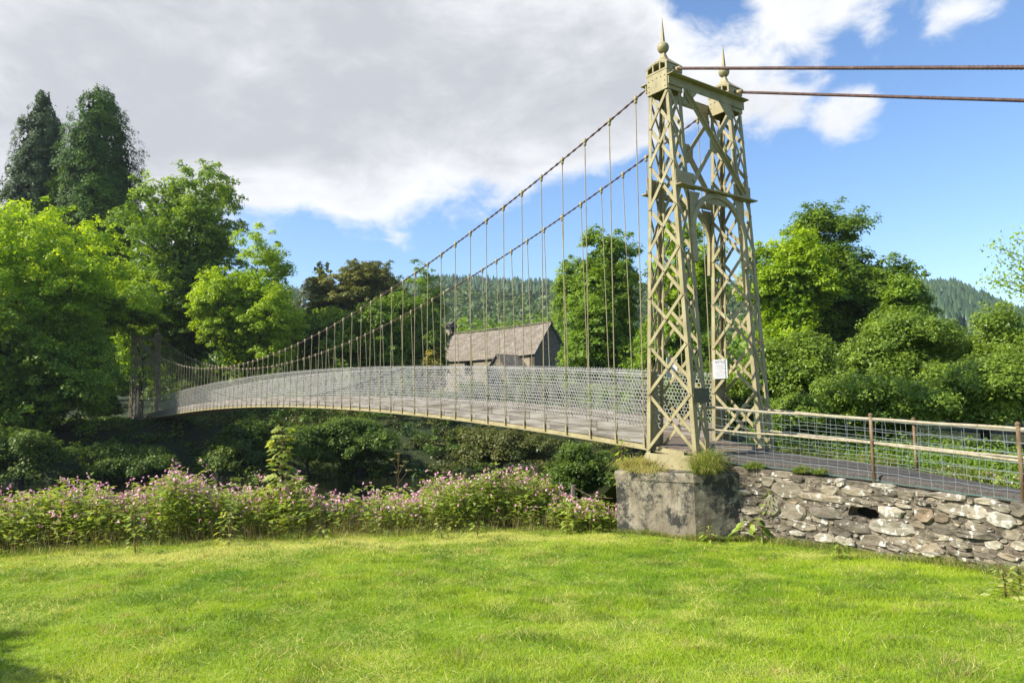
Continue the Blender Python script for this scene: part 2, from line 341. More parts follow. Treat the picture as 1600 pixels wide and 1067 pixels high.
# ------------------------------------------------------------------ terrain
EDGE_T = [-60, -16, -10.9, -9.1, -7.2, -5.3, -3.2, -2.0, 60]; EDGE_S = [7, 6.0, 5.3, 4.5, 3.9, 3.0, 2.1, 1.0, 1.0]
def s_edge(t): return np.interp(t, EDGE_T, EDGE_S)
def s_far(t): return np.interp(t, [-80, -10, 3.4, 19, 80], [60, 43, 34, 25.5, 10])
RX = [-400, -120, -48, 17, 60, 180, 300, 375, 420, 480, 600]; RH = [84, 90, 93, 88, 86, 85, 83, 80, 58, 36, 15]
def H(x, y):
    x = np.asarray(x, float); y = np.asarray(y, float); s, t = st(x, y)
    lawn = -1.65 - .0583 * np.clip(y, 0, 14) + .08 * (vnoise(x, y, 1.25, 1) - .5) + .035 * (vnoise(x, y, .42, 6) - .5) + .13 * (vnoise(x, y, 4.5, 2) - .5)
    e = s_edge(t); z = lawn + (-5.6 - lawn) * sm((s - e) / 6.5)
    sf = s_far(t)
    far = -5.6 + 4.3 * sm((s - sf + 1.5) / 12) + 1.0 * sm((s - sf - 18) / 30)
    ridge = np.interp(x * 600 / np.clip(y, 300, 2000), RX, RH)
    far = far + (ridge - 4) * sm((y - 130) / 520) + 25 * sm((y - 90) / 160) * sm((x - 20) / 80) * 0
    return np.where(s > sf - 1.5, far, np.minimum(z, lawn))
def grid(name, xs, ys, mat, zf=H, smooth=True):
    X, Y = np.meshgrid(xs, ys); Z = zf(X, Y); V = np.stack([X, Y, Z], -1).reshape(-1, 3)
    nx = len(xs); i = np.arange(len(ys) - 1)[:, None] * nx + np.arange(nx - 1)[None]; i = i.ravel()
    o = npmesh(name, V, np.stack([i, i + 1, i + nx + 1, i + nx], 1), mat, smooth=smooth); o['kind'] = 'structure'; return o
grid('lawn', np.concatenate([np.linspace(-24, -12, 14), np.linspace(-11.6, 9, 165), np.linspace(9.5, 22, 14)]), np.concatenate([np.linspace(-14, 2.5, 16), np.linspace(2.9, 15, 120), np.linspace(15.5, 30, 24)]), M['lawn'])
def Hfar(x, y):
    z = H(x, y); inside = (x > -23.5) & (x < 21.5) & (y > -13.5) & (y < 29.5)
    return np.where(inside, z - .35, z)
grid('hillside', np.concatenate([-np.geomspace(3000, 120, 22), np.linspace(-110, 110, 110), np.geomspace(120, 3000, 30)]),
     np.concatenate([[-900, -300, -100, -40], np.linspace(-15, 120, 90), np.geomspace(125, 3200, 46)]), M['earth'], Hfar)
def plane(name, pts, mat):
    o = MB().add(pts, [tuple(range(len(pts)))]).build(name, mat); o['kind'] = 'structure'; return o
def wl(t, s, z): x, y = wpos(t, s); return (x, y, z)
plane('river', [wl(-260, -2, -4.6), wl(260, -2, -4.6), wl(260, 75, -4.6), wl(-260, 75, -4.6)], M['water'])

# wall line in the bridge frame
WS = [-12, -5.4, -3.3, -2.0, -1.15]; WT = [-2.4, -1.17, -.80, -.74, -.84]
def wt(s): return float(np.interp(s, WS, WT))
NE = lambda s: float(np.interp(s, [-12, -5.4, -3.4, -1.2, .6], [-1.62, -1.33, -1.26, -1.17, -1.0]))   # path near edge z
FE = lambda s: float(np.interp(s, [-12, -4.6, -2.9, -1.2, .6], [-2.0, -1.45, -1.26, -1.15, -1.0]))   # path far edge z
# embankment behind the wall
def embankment():
    V = []; F = []; ss = np.linspace(-24, .9, 60); ts = [0, .12, 1.9, 3.5, 6, 10, 16, 26, 40]
    for s in ss:
        for dt in ts:
            t = wt(s) + .12 + dt; z = (NE(s) if dt < 1 else FE(s)) - .06 - (.12 * sm((dt - 2.2) / 4) if dt > 2 else 0) + (.1 * float(vnoise(s * 3, t * 3, 2, 5)) - .05 if dt > 2.5 else 0)
            V.append(wl(t, s, z))
    n = len(ts)
    for i in range(len(ss) - 1):
        for k in range(n - 1): a = i * n + k; F.append((a, a + 1, a + n + 1, a + n))
    # skirt towards river
    base = (len(ss) - 1) * n; m = len(V)
    for k in range(n): x, y, z = V[base + k]; s_, t_ = st(x, y); V.append(wl(t_, s_ + 5.5, -5.2))
    for k in range(n - 1): F.append((base + k, base + k + 1, m + k + 1, m + k))
    o = MB().add(V, F).build('embankment', M['earth']); o['kind'] = 'structure'
embankment()
def path():
    mb = MB(); ss = np.linspace(-24, -.62, 70); V = []
    for s in ss:
        t0, t1 = wt(s) + .17 + .015 * math.sin(s * 5.1), wt(s) * .25 + 1.02
        V += [(t0, s, NE(s) - .085), (t0 + .01, s, NE(s) + .0), (t0 + .06, s, NE(s) + .03), ((t0 + t1) / 2, s, (NE(s) + FE(s)) / 2 + .05), (t1, s, FE(s) + .02), (t1 + .02, s, FE(s) - .1)]
    F = [(i * 6 + k, (i + 1) * 6 + k, (i + 1) * 6 + k + 1, i * 6 + k + 1) for i in range(len(ss) - 1) for k in range(5)]
    o = mb.add([wl(*v) for v in V], F).build('path', M['asphalt']); o['kind'] = 'structure'
path()

# ------------------------------------------------------------------ bridge towers
ZN = [-1.02, -.01, .88, 1.76, 2.62, 3.41, 4.22, 4.93, 5.54]
Z0, Z1, AA0, AA1, BB, DD0, DD1 = -1.055, 5.56, .5845, .2385, .18, .94, .906
def hz(z): return (z - Z0) / (Z1 - Z0)
def half_a(z): return AA0 + (AA1 - AA0) * hz(z)
def tc(z, side): return side * (DD0 + (DD1 - DD0) * hz(z))
def corner(side, sa, su, z): return (tc(z, side) + su * BB, sa * half_a(z), z)
def make_tower():
    root, base = bthing('bridge_tower', 0, 0, -1.35, 'tall near lattice tower in cream paint, standing on the stained concrete block', 'bridge tower', 'lattice bridge towers')
    P = M['paint']; b = (0, 0, -1.35)
    def B(mb, name, mat=P, bev=.004, smooth=False, parent=root):
        o = mb.build(name, mat, parent, b, smooth)
        if bev: bevel(o, bev)
        return o
    riv = MB()
    def rivet(p, n, r=.014):
        n = Vector(n); p = Vector(p) + n * .004; ref = Vector((0, 0, 1)) if abs(n.z) < .9 else Vector((1, 0, 0))
        e1 = n.cross(ref).normalized(); e2 = n.cross(e1)
        ring = [p + (e1 * math.cos(a) + e2 * math.sin(a)) * r for a in [math.pi / 3 * k for k in range(6)]]
        riv.add(ring + [p + n * .012], [(k, (k + 1) % 6, 6) for k in range(6)])
    W = .095; TK = .014
    for side in (-1, 1):
        # corner posts: L section of two tapered strips
        for sa in (-1, 1):
            for su in (-1, 1):
                mb = MB(); lo = Vector(corner(side, sa, su, Z0 - .03)); hi = Vector(corner(side, sa, su, Z1 + .05))
                w0, w1 = W, .075
                for ax in ((0, -sa), (-su, 0)):
                    d = Vector((ax[0], ax[1], 0)); nn = Vector((-su, 0, 0)) if ax[0] == 0 else Vector((0, -sa, 0))
                    mb.hexa([lo, lo + d * w0, lo + d * w0 + nn * TK, lo + nn * TK, hi, hi + d * w1, hi + d * w1 + nn * TK, hi + nn * TK])
                B(mb, 'corner_post')
        # lattice bars
        for k in range(8):
            za, zb = ZN[k], ZN[k + 1]
            for su in (-1, 1):   # faces across the bridge (front / back)
                n = (su, 0, 0); ins = .035
                for fl in (0, 1):
                    p = Vector(corner(side, 1 if fl else -1, su, za)); q = Vector(corner(side, -1 if fl else 1, su, zb))
                    off = Vector((su * (.010 if fl else -.022), 0, 0))
                    p.y *= 1 - ins / abs(p.y); q.y *= 1 - ins / abs(q.y)
                    B(MB().bar(p + off, q + off, .062, .012, n), 'lattice_bar', bev=.002)
                if su == -1:
                    for z_, sa in ((za, -1), (za, 1)):
                        c = Vector(corner(side, sa, su, z_)); c.y -= sa * .04; c.x -= .012
                        if k: rivet(c, (-1, 0, 0))
                    rivet((tc((za + zb) / 2, side) - BB - .024, 0, za + (zb - za) * half_a(za) / (half_a(za) + half_a(zb))), (-1, 0, 0))
            for sa in (-1, 1):   # faces along the bridge
                n = (0, sa, 0)
                for fl in (0, 1):
                    p = Vector(corner(side, sa, 1 if fl else -1, za)); q = Vector(corner(side, sa, -1 if fl else 1, zb))
                    p.x += (-.03 if fl else .03); q.x += (.03 if fl else -.03)
                    off = Vector((0, sa * (.010 if fl else -.022), 0))
                    if sa == 1 and k == 0: continue
                    B(MB().bar(p + off, q + off, .05, .012, n), 'lattice_bar', bev=.002)
        # solid web plate on the river side, low down
        z_a, z_b = -1.05, .42
        mb = MB(); q = [Vector(corner(side, 1, su, z)) for su, z in ((-1, z_a), (1, z_a), (1, z_b), (-1, z_b))]
        q = [v + Vector((0, -.03, 0)) for v in q]; mb.hexa([q[0], q[1], q[1] + Vector((0, -.012, 0)), q[0] + Vector((0, -.012, 0)), q[3], q[2], q[2] + Vector((0, -.012, 0)), q[3] + Vector((0, -.012, 0))])
        B(mb, 'web_plate')
        # flared base plates
        for su in (-1, 1):
            x = tc(Z0, side) + su * (BB + .018); a = half_a(Z0)
            mb = MB(); mb.hexa([(x - .009, -a - .17, -1.33), (x + .009, -a - .17, -1.33), (x + .009, a + .13, -1.33), (x - .009, a + .13, -1.33),
                                (x - .009, -a - .005, -1.075), (x + .009, -a - .005, -1.075), (x + .009, a + .005, -1.075), (x - .009, a + .005, -1.075)])
            B(mb, 'base_plate')
            if su == -1:
                for i in range(5): rivet((x - .009, -a + .1 + i * .22, -1.28), (-1, 0, 0), .012)
                for i in range(4): rivet((x - .009, -a - .0 - i * .03, -1.1 - i * .06), (-1, 0, 0), .012); rivet((x - .009, a + .0 + i * .02, -1.1 - i * .06), (-1, 0, 0), .012)
        for sa in (-1, 1):
            y = sa * (half_a(Z0) + .018); c = tc(Z0, side)
            mb = MB(); mb.hexa([(c - BB, y + sa * .09 - .009, -1.33), (c + BB, y + sa * .09 - .009, -1.33), (c + BB, y + sa * .09 + .009, -1.33), (c - BB, y + sa * .09 + .009, -1.33),
                                (c - BB, y - .009, -1.08), (c + BB, y - .009, -1.08), (c + BB, y + .009, -1.08), (c - BB, y + .009, -1.08)])
            B(mb, 'base_plate')
        # cap
        c = tc(Z1, side); hx, hy = .20, .245
        mb = MB()
        for su in (-1, 1): mb.box((c + su * hx - .012, -hy, 5.56), (c + su * hx + .012, hy, 5.925))
        for sa in (-1, 1): mb.box((c - hx + .012, sa * hy - .012, 5.56), (c + hx - .012, sa * hy + .012, 5.925))
        mb.box((c - hx + .013, -hy + .013, 5.70), (c + hx - .013, hy - .013, 5.72))
        B(mb, 'cap_plate')
        for su in (-1,):
            for sa in (-1, 1):
                for i in range(3): rivet((c - hx - .012, sa * (hy - .05), 5.62 + i * .1), (-1, 0, 0), .013)
            for i in range(3): rivet((c - hx - .012, (i - 1) * .1, 5.82 + (i == 1) * .008), (-1, 0, 0), .013)
        # arcade frame with three openings under an arched roof
        def top(y): return 6.135 - .075 * (y / hy) ** 2
        mb = MB()
        for su in (-1, 1):
            X0, X1 = c + su * hx - .016, c + su * hx + .016
            mb.box((X0, -hy - .01, 5.928), (X1, hy + .01, 5.965))
            for y0, y1 in ((-hy - .01, -hy + .035), (-.1, -.068), (.068, .1), (hy - .035, hy + .01)):
                mb.hexa([(X0, y0, 5.96), (X1, y0, 5.96), (X1, y1, 5.96), (X0, y1, 5.96), (X0, y0, top(y0) - .03), (X1, y0, top(y0) - .03), (X1, y1, top(y1) - .03), (X0, y1, top(y1) - .03)])
            N_ = 8
            for i in range(N_):
                y0 = -hy - .01 + (2 * hy + .02) * i / N_; y1 = -hy - .01 + (2 * hy + .02) * (i + 1) / N_
                mb.hexa([(X0, y0, top(y0) - .035), (X1, y0, top(y0) - .035), (X1, y1, top(y1) - .035), (X0, y1, top(y1) - .035), (X0, y0, top(y0)), (X1, y0, top(y0)), (X1, y1, top(y1)), (X0, y1, top(y1))])
        for sa in (-1, 1):
            mb.box((c - hx + .016, sa * hy - .014, 5.928), (c - .05, sa * hy + .014, top(hy) - .02)); mb.box((c + .05, sa * hy - .014, 5.928), (c + hx - .016, sa * hy + .014, top(hy) - .02))
            mb.box((c - .05, sa * hy - .014, 5.99), (c + .05, sa * hy + .014, top(hy) - .02))
        B(mb, 'arcade_frame')
        rf = MB(); prof = [(1.0, 0), (.94, .03), (.56, .075), (.31, .135), (.19, .21), (.15, .265)]; vs = []; n = 24
        for r_, z_ in prof:
            for k in range(n):
                a = 2 * math.pi * k / n; ca, sa_ = math.cos(a), math.sin(a); e = max(abs(ca), abs(sa_)) if r_ > .5 else (max(abs(ca), abs(sa_)) * .5 + .5)
                x = ca / e * r_ * (hx + .02); y = sa_ / e * r_ * (hy + .02)
                vs.append((c + x, y, top(min(abs(y), hy)) * 1 + z_ - .006))
        fs = [(i * n + k, i * n + (k + 1) % n, (i + 1) * n + (k + 1) % n, (i + 1) * n + k) for i in range(len(prof) - 1) for k in range(n)] + [tuple(range(n - 1, -1, -1)), tuple((len(prof) - 1) * n + k for k in range(n))]
        rf.add(vs, fs); B(rf, 'cap_roof', smooth=False, bev=0)
        fin = MB(); ball = [(.05, 6.355), (.04, 6.375)] + [(.11 * math.sin(a), 6.47 - .11 * math.cos(a)) for a in np.linspace(.42, 2.75, 12)] + [(.038, 6.585)]
        fin.lathe([(r_, z_) for r_, z_ in ball], (c, 0, 0), 20); fo = B(fin, 'finial', bev=0, smooth=True)
        sp = MB().lathe([(.042, 6.57), (.040, 6.60), (.003, 7.06)], (c, 0, 0), 4, True); B(sp, 'spike', bev=0, parent=fo)
        # cable eye on both faces
        B(MB().tube([(c, -hy - .02, 5.935 + .0), (c, -hy - .16, 5.93)], [.05, .042], 10), 'cable_socket', bev=0, smooth=True)
    # portal frames between the pillars, on both faces
    for sa in (-1, 1):
        def Y(z): return sa * (half_a(z) + .03)
        yt = sa * (.245 + .03)
        mb = MB(); mb.box((-1.12, min(yt, yt + sa * .016), 5.60), (1.12, max(yt, yt + sa * .016), 5.80)) if False else None
        mb.box((-1.12, yt - .012, 5.63), (1.12, yt + .012, 5.79)); mb.box((-1.14, yt - .02 + min(0, sa * .10), 5.792), (1.14, yt + .02 + max(0, sa * .10), 5.812))
        B(mb, 'top_beam')
        for sd_ in (-1, 1):
            mb = MB(); mb.add([(sd_ * .70, yt - .008, 5.63), (sd_ * .32, yt - .008, 5.63), (sd_ * .62, yt - .008, 5.33), (sd_ * .73, yt - .008, 5.33),
                               (sd_ * .70, yt + .008, 5.63), (sd_ * .32, yt + .008, 5.63), (sd_ * .62, yt + .008, 5.33), (sd_ * .73, yt + .008, 5.33)],
                              [(0, 1, 2, 3), (7, 6, 5, 4), (0, 4, 5, 1), (1, 5, 6, 2), (2, 6, 7, 3), (3, 7, 4, 0)]); B(mb, 'gusset_plate')
        ym = Y(3.75); mb = MB(); mb.box((-1.12, ym - .01, 3.745), (1.12, ym + .01, 3.80)); mb.box((-1.13, ym - .02 + min(0, sa * .10), 3.72), (1.14, ym + .02 + max(0, sa * .10), 3.743)); B(mb, 'portal_beam')
        for sd_ in (-1, 1):
            mb = MB(); x0, x1 = sorted((sd_ * 1.10, sd_ * .58)); mb.box((x0, ym - .009 - sa * .022, 3.70), (x1, ym + .009 - sa * .022, 4.02)); B(mb, 'gusset_plate')
        # crossed braces
        e1 = MB().bar((-.66, yt + sa * .02, 5.58), (.86, ym + sa * .02, 3.86), .15, .02, (0, 1, 0)); B(e1, 'portal_brace')
        e1 = MB().bar((-.66, yt + sa * .05, 5.58), (.86, ym + sa * .05, 3.86), .02, .06, (0, 1, 0)); B(e1, 'portal_brace')
        e2 = MB().bar((.70, yt - sa * .006, 5.50), (-.62, ym - sa * .006, 3.86), .085, .018, (0, 1, 0)); B(e2, 'portal_brace')
        zc = 4.72; yc = sa * (half_a(zc) + .045)
        g = MB(); oct_ = [(-.16, -.13), (-.02, -.2), (.14, -.14), (.16, .1), (.03, .2), (-.13, .16)]
        g.add([(p_[0] + .08, yc - .008, zc + p_[1]) for p_ in oct_] + [(p_[0] + .08, yc + .008, zc + p_[1]) for p_ in oct_], [tuple(range(5, -1, -1)), tuple(range(6, 12))] + [(i, (i + 1) % 6, 6 + (i + 1) % 6, 6 + i) for i in range(6)]); B(g, 'gusset_plate')
        # arch
        mb = MB(); n = 22; zcen = 2.92
        for i in range(n):
            a0, a1 = math.pi * i / n, math.pi * (i + 1) / n
            pr, pe = .705, .80
            pts = []
            for rr in (pr, pe):
                for a in (a0, a1): pts.append((rr * math.cos(a), zcen + rr * math.sin(a)))
            y0 = Y(pts[0][1]) - .035; y1 = Y(pts[0][1]) + .035; y2 = Y(pts[1][1]) - .035; y3 = Y(pts[1][1]) + .035
            (xa, za), (xb, zb2), (xc, zc_), (xd, zd) = pts
            mb.hexa([(xa, y0, za), (xa, y1, za), (xb, y3, zb2), (xb, y2, zb2), (xc, y0, zc_), (xc, y1, zc_), (xd, y3, zd), (xd, y2, zd)])
        for sd_ in (-1, 1):   # legs of the arch running down beside the pillar
            z0_, z1_ = 2.35, 2.93; x0, x1 = sorted((sd_ * .705, sd_ * .80))
            mb.hexa([(x0, Y(z0_) - .035, z0_), (x1, Y(z0_) - .035, z0_), (x1, Y(z0_) + .035, z0_), (x0, Y(z0_) + .035, z0_), (x0, Y(z1_) - .035, z1_), (x1, Y(z1_) - .035, z1_), (x1, Y(z1_) + .035, z1_), (x0, Y(z1_) + .035, z1_)])
        B(mb, 'arch_rib', bev=.003)
        sp = MB(); zs = 3.0
        for sd_ in (-1, 1):
            pts = [(sd_ * .795, 3.05), (sd_ * .80, 3.66), (sd_ * .50, 3.66), (sd_ * .62, 3.42)]
            B(MB().add([(x, Y(3.2) - .006, z) for x, z in pts] + [(x, Y(3.2) + .006, z) for x, z in pts], [(3, 2, 1, 0), (4, 5, 6, 7), (0, 1, 5, 4), (1, 2, 6, 5), (2, 3, 7, 6), (3, 0, 4, 7)]), 'spandrel_plate')
        sp.add([(x, Y(3.6) - .006, z) for x, z in ((-.3, 3.50), (.3, 3.50), (.22, 3.735), (-.22, 3.735))] + [(x, Y(3.6) + .006, z) for x, z in ((-.3, 3.50), (.3, 3.50), (.22, 3.735), (-.22, 3.735))],
               [(3, 2, 1, 0), (4, 5, 6, 7), (0, 1, 5, 4), (1, 2, 6, 5), (2, 3, 7, 6), (3, 0, 4, 7)])
        B(sp, 'spandrel_plate')
    o = B(riv, 'rivet', M['rust'], 0); o['kind'] = 'stuff'
    return root
tower = make_tower()
SPAN = 58.1
t2 = copy_tree(tower); x, y = wpos(0, SPAN); t2.location = (x, y, -1.5)
M['old_paint'] = simple('dirty_olive_paint', [(.20, .165, .09), (.36, .30, .17), (.48, .41, .26)], 2.5, .8, .2)
def _old(o):
    for c in o.children:
        for sl in c.material_slots: sl.link = 'OBJECT'; sl.material = M['old_paint']
        _old(c)
_old(t2)
t2['label'] = 'distant lattice tower in the shade of the trees at the left end of the span'

# ------------------------------------------------------------------ span: deck, cables, hangers
DS = [0, .7, 1.8, 3.2, 4.9, 6.5, 9.2, 12.5, 16.8, 22.7, 28.7, 36.8, 46.2, 56, 58.1]
DZ = [-1.08, -1.03, -.95, -.84, -.71, -.61, -.48, -.365, -.27, -.215, -.25, -.47, -.87, -1.25, -1.33]
_c = np.polyfit(DS, DZ, 5)
def zd(s): return float(np.polyval(_c, s))
def zc(s): return 1.83 + 4.02 * ((s - 29.05) / 28.75) ** 2
def make_span():
    root, base = bthing('suspension_bridge', 0, .3, -1.2, 'long suspension footbridge span with cables, hangers and netted timber deck arching over the river', 'suspension bridge')
    P = M['paint']
    def B(mb, name, mat=P, parent=root, smooth=False, bs=base): return mb.build(name, mat, parent, bs, smooth)
    # edge beams
    ss = np.linspace(-.2, SPAN + .2, 90)
    for sd_ in (-1, 1):
        vs = []; n = 6
        prof = [(.985, 0), (1.055, 0), (1.055, .02), (1.0, .02), (1.0, .085), (.985, .085)]
        for s in ss: vs += [(sd_ * a, s, zd(s) + h) for a, h in prof]
        fs = [(i * n + k, (i + 1) * n + k, (i + 1) * n + (k + 1) % n, i * n + (k + 1) % n) for i in range(len(ss) - 1) for k in range(n)]
        B(MB().add(vs, fs), 'edge_beam')
    S0 = .72; STEP = .742; NH = 77
    HS = [S0 + STEP * i for i in range(NH)]
    for s in HS:
        z = zd(s); B(MB().box((-.98, s - .03, z - .03), (.98, s + .03, z + .05)), 'cross_beam')
    # planks
    npl = 290; w = (SPAN + 1.2) / npl
    for i in range(npl):
        s0 = -.62 + i * w; s1 = s0 + w - .012; j = random.uniform(-.004, .004)
        B(MB().hexa([(-.94, s0, zd(s0) + .055 + j), (.94, s0, zd(s0) + .055 + j), (.94, s1, zd(s1) + .055 + j), (-.94, s1, zd(s1) + .055 + j),
                     (-.94, s0, zd(s0) + .10 + j), (.94, s0, zd(s0) + .10 + j), (.94, s1, zd(s1) + .10 + j), (-.94, s1, zd(s1) + .10 + j)]), 'plank', M['plank'])
    # side boards (two rows)
    for sd_ in (-1, 1):
        for row, (h0, h1, t0, t1) in enumerate(((.10, .262, .955, .995), (.272, .425, .94, .985))):
            k = 0; s = .56 + .0 * row
            while s < SPAN - .1:
                L_ = STEP * 2 * random.choice((1, 1.5, 2)) if row else STEP * 2
                e = min(s + L_ - .012, SPAN + .2); j = random.uniform(-.006, .006)
                n = 3; mb = MB(); vs = []
                for q in range(n + 1):
                    sq = s + (e - s) * q / n; z = zd(sq); vs += [(sd_ * (t0 + j), sq, z + h0 + j), (sd_ * (t1 + j), sq, z + h0 + j), (sd_ * (t1 + j), sq, z + h1 + j * 2), (sd_ * (t0 + j), sq, z + h1 + j * 2)]
                fs = [(a * 4 + k_, (a + 1) * 4 + k_, (a + 1) * 4 + (k_ + 1) % 4, a * 4 + (k_ + 1) % 4) for a in range(n) for k_ in range(4)] + [(3, 2, 1, 0), (n * 4, n * 4 + 1, n * 4 + 2, n * 4 + 3)]
                B(mb.add(vs, fs), 'side_board', M['timber']); s += L_
    # main cables: twisted, lobed section
    for sd_ in (-1, 1):
        def cable(pts, name, mat, r, pitch, step):
            P_ = [Vector(p) for p in pts]; out = []
            for i in range(len(P_) - 1):
                L_ = (P_[i + 1] - P_[i]).length; m = max(1, int(L_ / step))
                out += [P_[i].lerp(P_[i + 1], k / m) for k in range(m)]
            out.append(P_[-1]); n = 12; vs = []; acc = 0
            for i, p in enumerate(out):
                d = (out[min(i + 1, len(out) - 1)] - out[max(i - 1, 0)]).normalized(); e1 = d.cross(Vector((1, 0, 0))).normalized(); e2 = d.cross(e1)
                if i: acc += (p - out[i - 1]).length
                ph = acc / pitch * 2 * math.pi
                for k in range(n):
                    a = 2 * math.pi * k / n + ph; rr = r * (1.05 if k % 2 == 0 else .88); vs.append(p + (e1 * math.cos(a) + e2 * math.sin(a)) * rr)
            fs = [(i * n + k, i * n + (k + 1) % n, (i + 1) * n + (k + 1) % n, (i + 1) * n + k) for i in range(len(out) - 1) for k in range(n)]
            return B(MB().add(vs, fs), name, mat, smooth=True)
        pts = [(sd_ * .93, s, zc(s)) for s in np.linspace(.2, SPAN - .25, 60)]
        cable(pts, 'main_cable', M['rope_pale'] if 0 else M['rope'], .026, .5, .18)
        for sg, s0 in ((-1, -.35), (1, SPAN + .35)):
            s1 = s0 + sg * 21; cable([(sd_ * .93, s0, 5.93), (sd_ * (.93 if 1 else 1), s0 + sg * 10, 5.93 - 3.93 + .03), (sd_ * .93, s1, 5.93 - .392 * 21)], 'backstay_cable', M['rope'], .029, .34, .055 if sg < 0 else .5)
    # hangers
    clampm = MB(); clampm.lathe([(.014, -.10), (.030, -.085), (.034, -.05), (.024, -.035), (.044, -.02), (.044, .022), (.026, .03), (.030, .05), (.014, .066)], (0, 0, 0), 8)
    clamp_me = None; foot_me = None
    for sd_ in (-1, 1):
        for i, s in enumerate(HS):
            zt = zc(s); zb = zd(s) + .02; sj = s + random.uniform(-.012, .012)
            top = (sd_ * .93, s, zt - .02); bot = (sd_ * 1.025, sj, zb)
            o = MB().tube([bot, top], .0105, 6, False).build('hanger', M['paint'], root, bot)
            o.location = Vector(bot) - Vector(base)
            if clamp_me is None:
                c = clampm.build('clamp', M['paint'], o, (0, 0, 0), True); clamp_me = c.data
                f = MB().box((-.014, -.028, -.01), (.014, .028, .05)).box((-.011, -.02, .05), (.011, .02, .19)).build('hanger_foot', M['paint'], o); foot_me = f.data
            else:
                c = bpy.data.objects.new('clamp', clamp_me); f = bpy.data.objects.new('hanger_foot', foot_me)
                COL.objects.link(c); COL.objects.link(f); c.parent = o; f.parent = o
            c.location = (sd_ * -.095, s - sj, zt - zb)
    # hexagonal netting
    for sd_ in (-1, 1):
        wx = .088; r = wx / math.sqrt(3); rows = int(.955 / (1.5 * r)); ncol = int((SPAN - .5) / wx); edges = []
        for j in range(rows + 1):
            for i in range(ncol):
                cx = .35 + (i + (.5 if j % 2 else 0)) * wx; cz = j * 1.5 * r
                v = [(cx, cz - r), (cx + wx / 2, cz - r / 2), (cx + wx / 2, cz + r / 2), (cx, cz + r)]
                edges += [(v[0], v[1]), (v[1], v[2]), (v[2], v[3])]
        E = np.array(edges); n = len(E); P0 = E[:, 0]; P1 = E[:, 1]; d = P1 - P0; d /= np.linalg.norm(d, axis=1)[:, None]
        nm = np.stack([-d[:, 1], d[:, 0]], 1); wd = .0074
        P0 = P0 - d * .003; P1 = P1 + d * .003
        def lift(Q, off):
            s = Q[:, 0]; z = np.polyval(_c, s) + .428 + Q[:, 1] + r; t = sd_ * (.965 + off) + .02 * (vnoise(s * 1.0, Q[:, 1], .8, 4) - .5)
            return np.stack([t, s, z], 1)
        V = np.concatenate([lift(P0 + nm * wd, 0), lift(P1 + nm * wd, 0), lift(P1 - nm * wd, 0), lift(P0 - nm * wd, 0), lift(P0, .009), lift(P1, .009)])
        i = np.arange(n); a, b_, c_, d_, e, f = (i + k * n for k in range(6))
        near = E[:, 0, 0] < 14
        F = [np.stack([a, b_, c_, d_], 1), np.stack([a, e, f, b_], 1)[near], np.stack([d_, c_, f, e], 1)[near]]
        o = npmesh('parapet_netting', V, np.concatenate(F), M['wire'], parent=root, base=base); o['kind'] = 'stuff'
        mb = MB().tube([(sd_ * .972, s, zd(s) + 1.40) for s in np.linspace(.3, SPAN - .1, 80)], .009, 5, False); B(mb, 'top_wire', M['wire'])
make_span()

# ------------------------------------------------------------------ pier and abutments
def rough_prism(name, poly, z0, z1, mat, lvl_xy, lvl_z, amp, parent=None, base=(0, 0, 0), seed=0, topdrop=0):
    """side walls and top of a block subdivided and roughened (poly in bridge frame t,s)"""
    pts = []
    n = len(poly)
    for i in range(n):
        p, q = np.array(poly[i]), np.array(poly[(i + 1) % n]); m = max(2, int(np.linalg.norm(q - p) / lvl_xy))
        for k in range(m): pts.append(p + (q - p) * k / m)
    pts = np.array(pts); c = pts.mean(0); N = len(pts); zs = np.linspace(z0, z1, lvl_z); V = []
    for j, z in enumerate(zs):
        for k, p in enumerate(pts):
            d = (p - c) / np.linalg.norm(p - c)
            o_ = amp * (float(vnoise(p[0] * 1.3 + p[1] * 1.1, z, .25, seed)) - .5) * 2 + amp * .6 * (float(vnoise(p[0] + p[1], z, .07, seed + 1)) - .5)
            q = p + d * o_ - d * (.02 if j == len(zs) - 1 else 0)
            V.append((q[0], q[1], z + (0 if j < len(zs) - 1 else amp * (float(vnoise(p[0], p[1], .2, seed + 2)) - .5))))
    F = [(j * N + k, j * N + (k + 1) % N, (j + 1) * N + (k + 1) % N, (j + 1) * N + k) for j in range(len(zs) - 1) for k in range(N)]
    F.append(tuple((len(zs) - 1) * N + k for k in range(N)))
    return MB().add(V, F).build(name, mat, parent, base)
def make_pier():
    root, base = bthing('concrete_pier', -1.2, 0, -2.5, 'blocky stained concrete pier under the near tower, grass tufts on top', 'pier')
    rough_prism('pier_block', [(-2.03, .47), (-1.54, -.84), (-.80, -1.22), (1.55, -1.1), (1.55, .85), (-1.0, .92)], -3.6, -1.335, M['concrete'], .06, 26, .012, root, base, 3)
    mb = rough_prism('pier_cap', [(-2.045, .485), (-1.55, -.86), (-.80, -1.235), (1.4, -1.1), (1.4, .83), (-1.0, .93)], -1.47, -1.325, M['concrete'], .06, 4, .008, root, base, 5)
make_pier()
root, base = bthing('stone_abutment', 0, SPAN + 1, -5, 'low shaded stone abutment carrying the far tower at the left end', 'abutment')
rough_prism('abutment_block', [(-1.6, SPAN - 1), (-1.6, SPAN + 4), (1.6, SPAN + 4), (1.6, SPAN - 1)], -6, -1.49, M['rock_mid'], .3, 8, .06, root, base, 9)

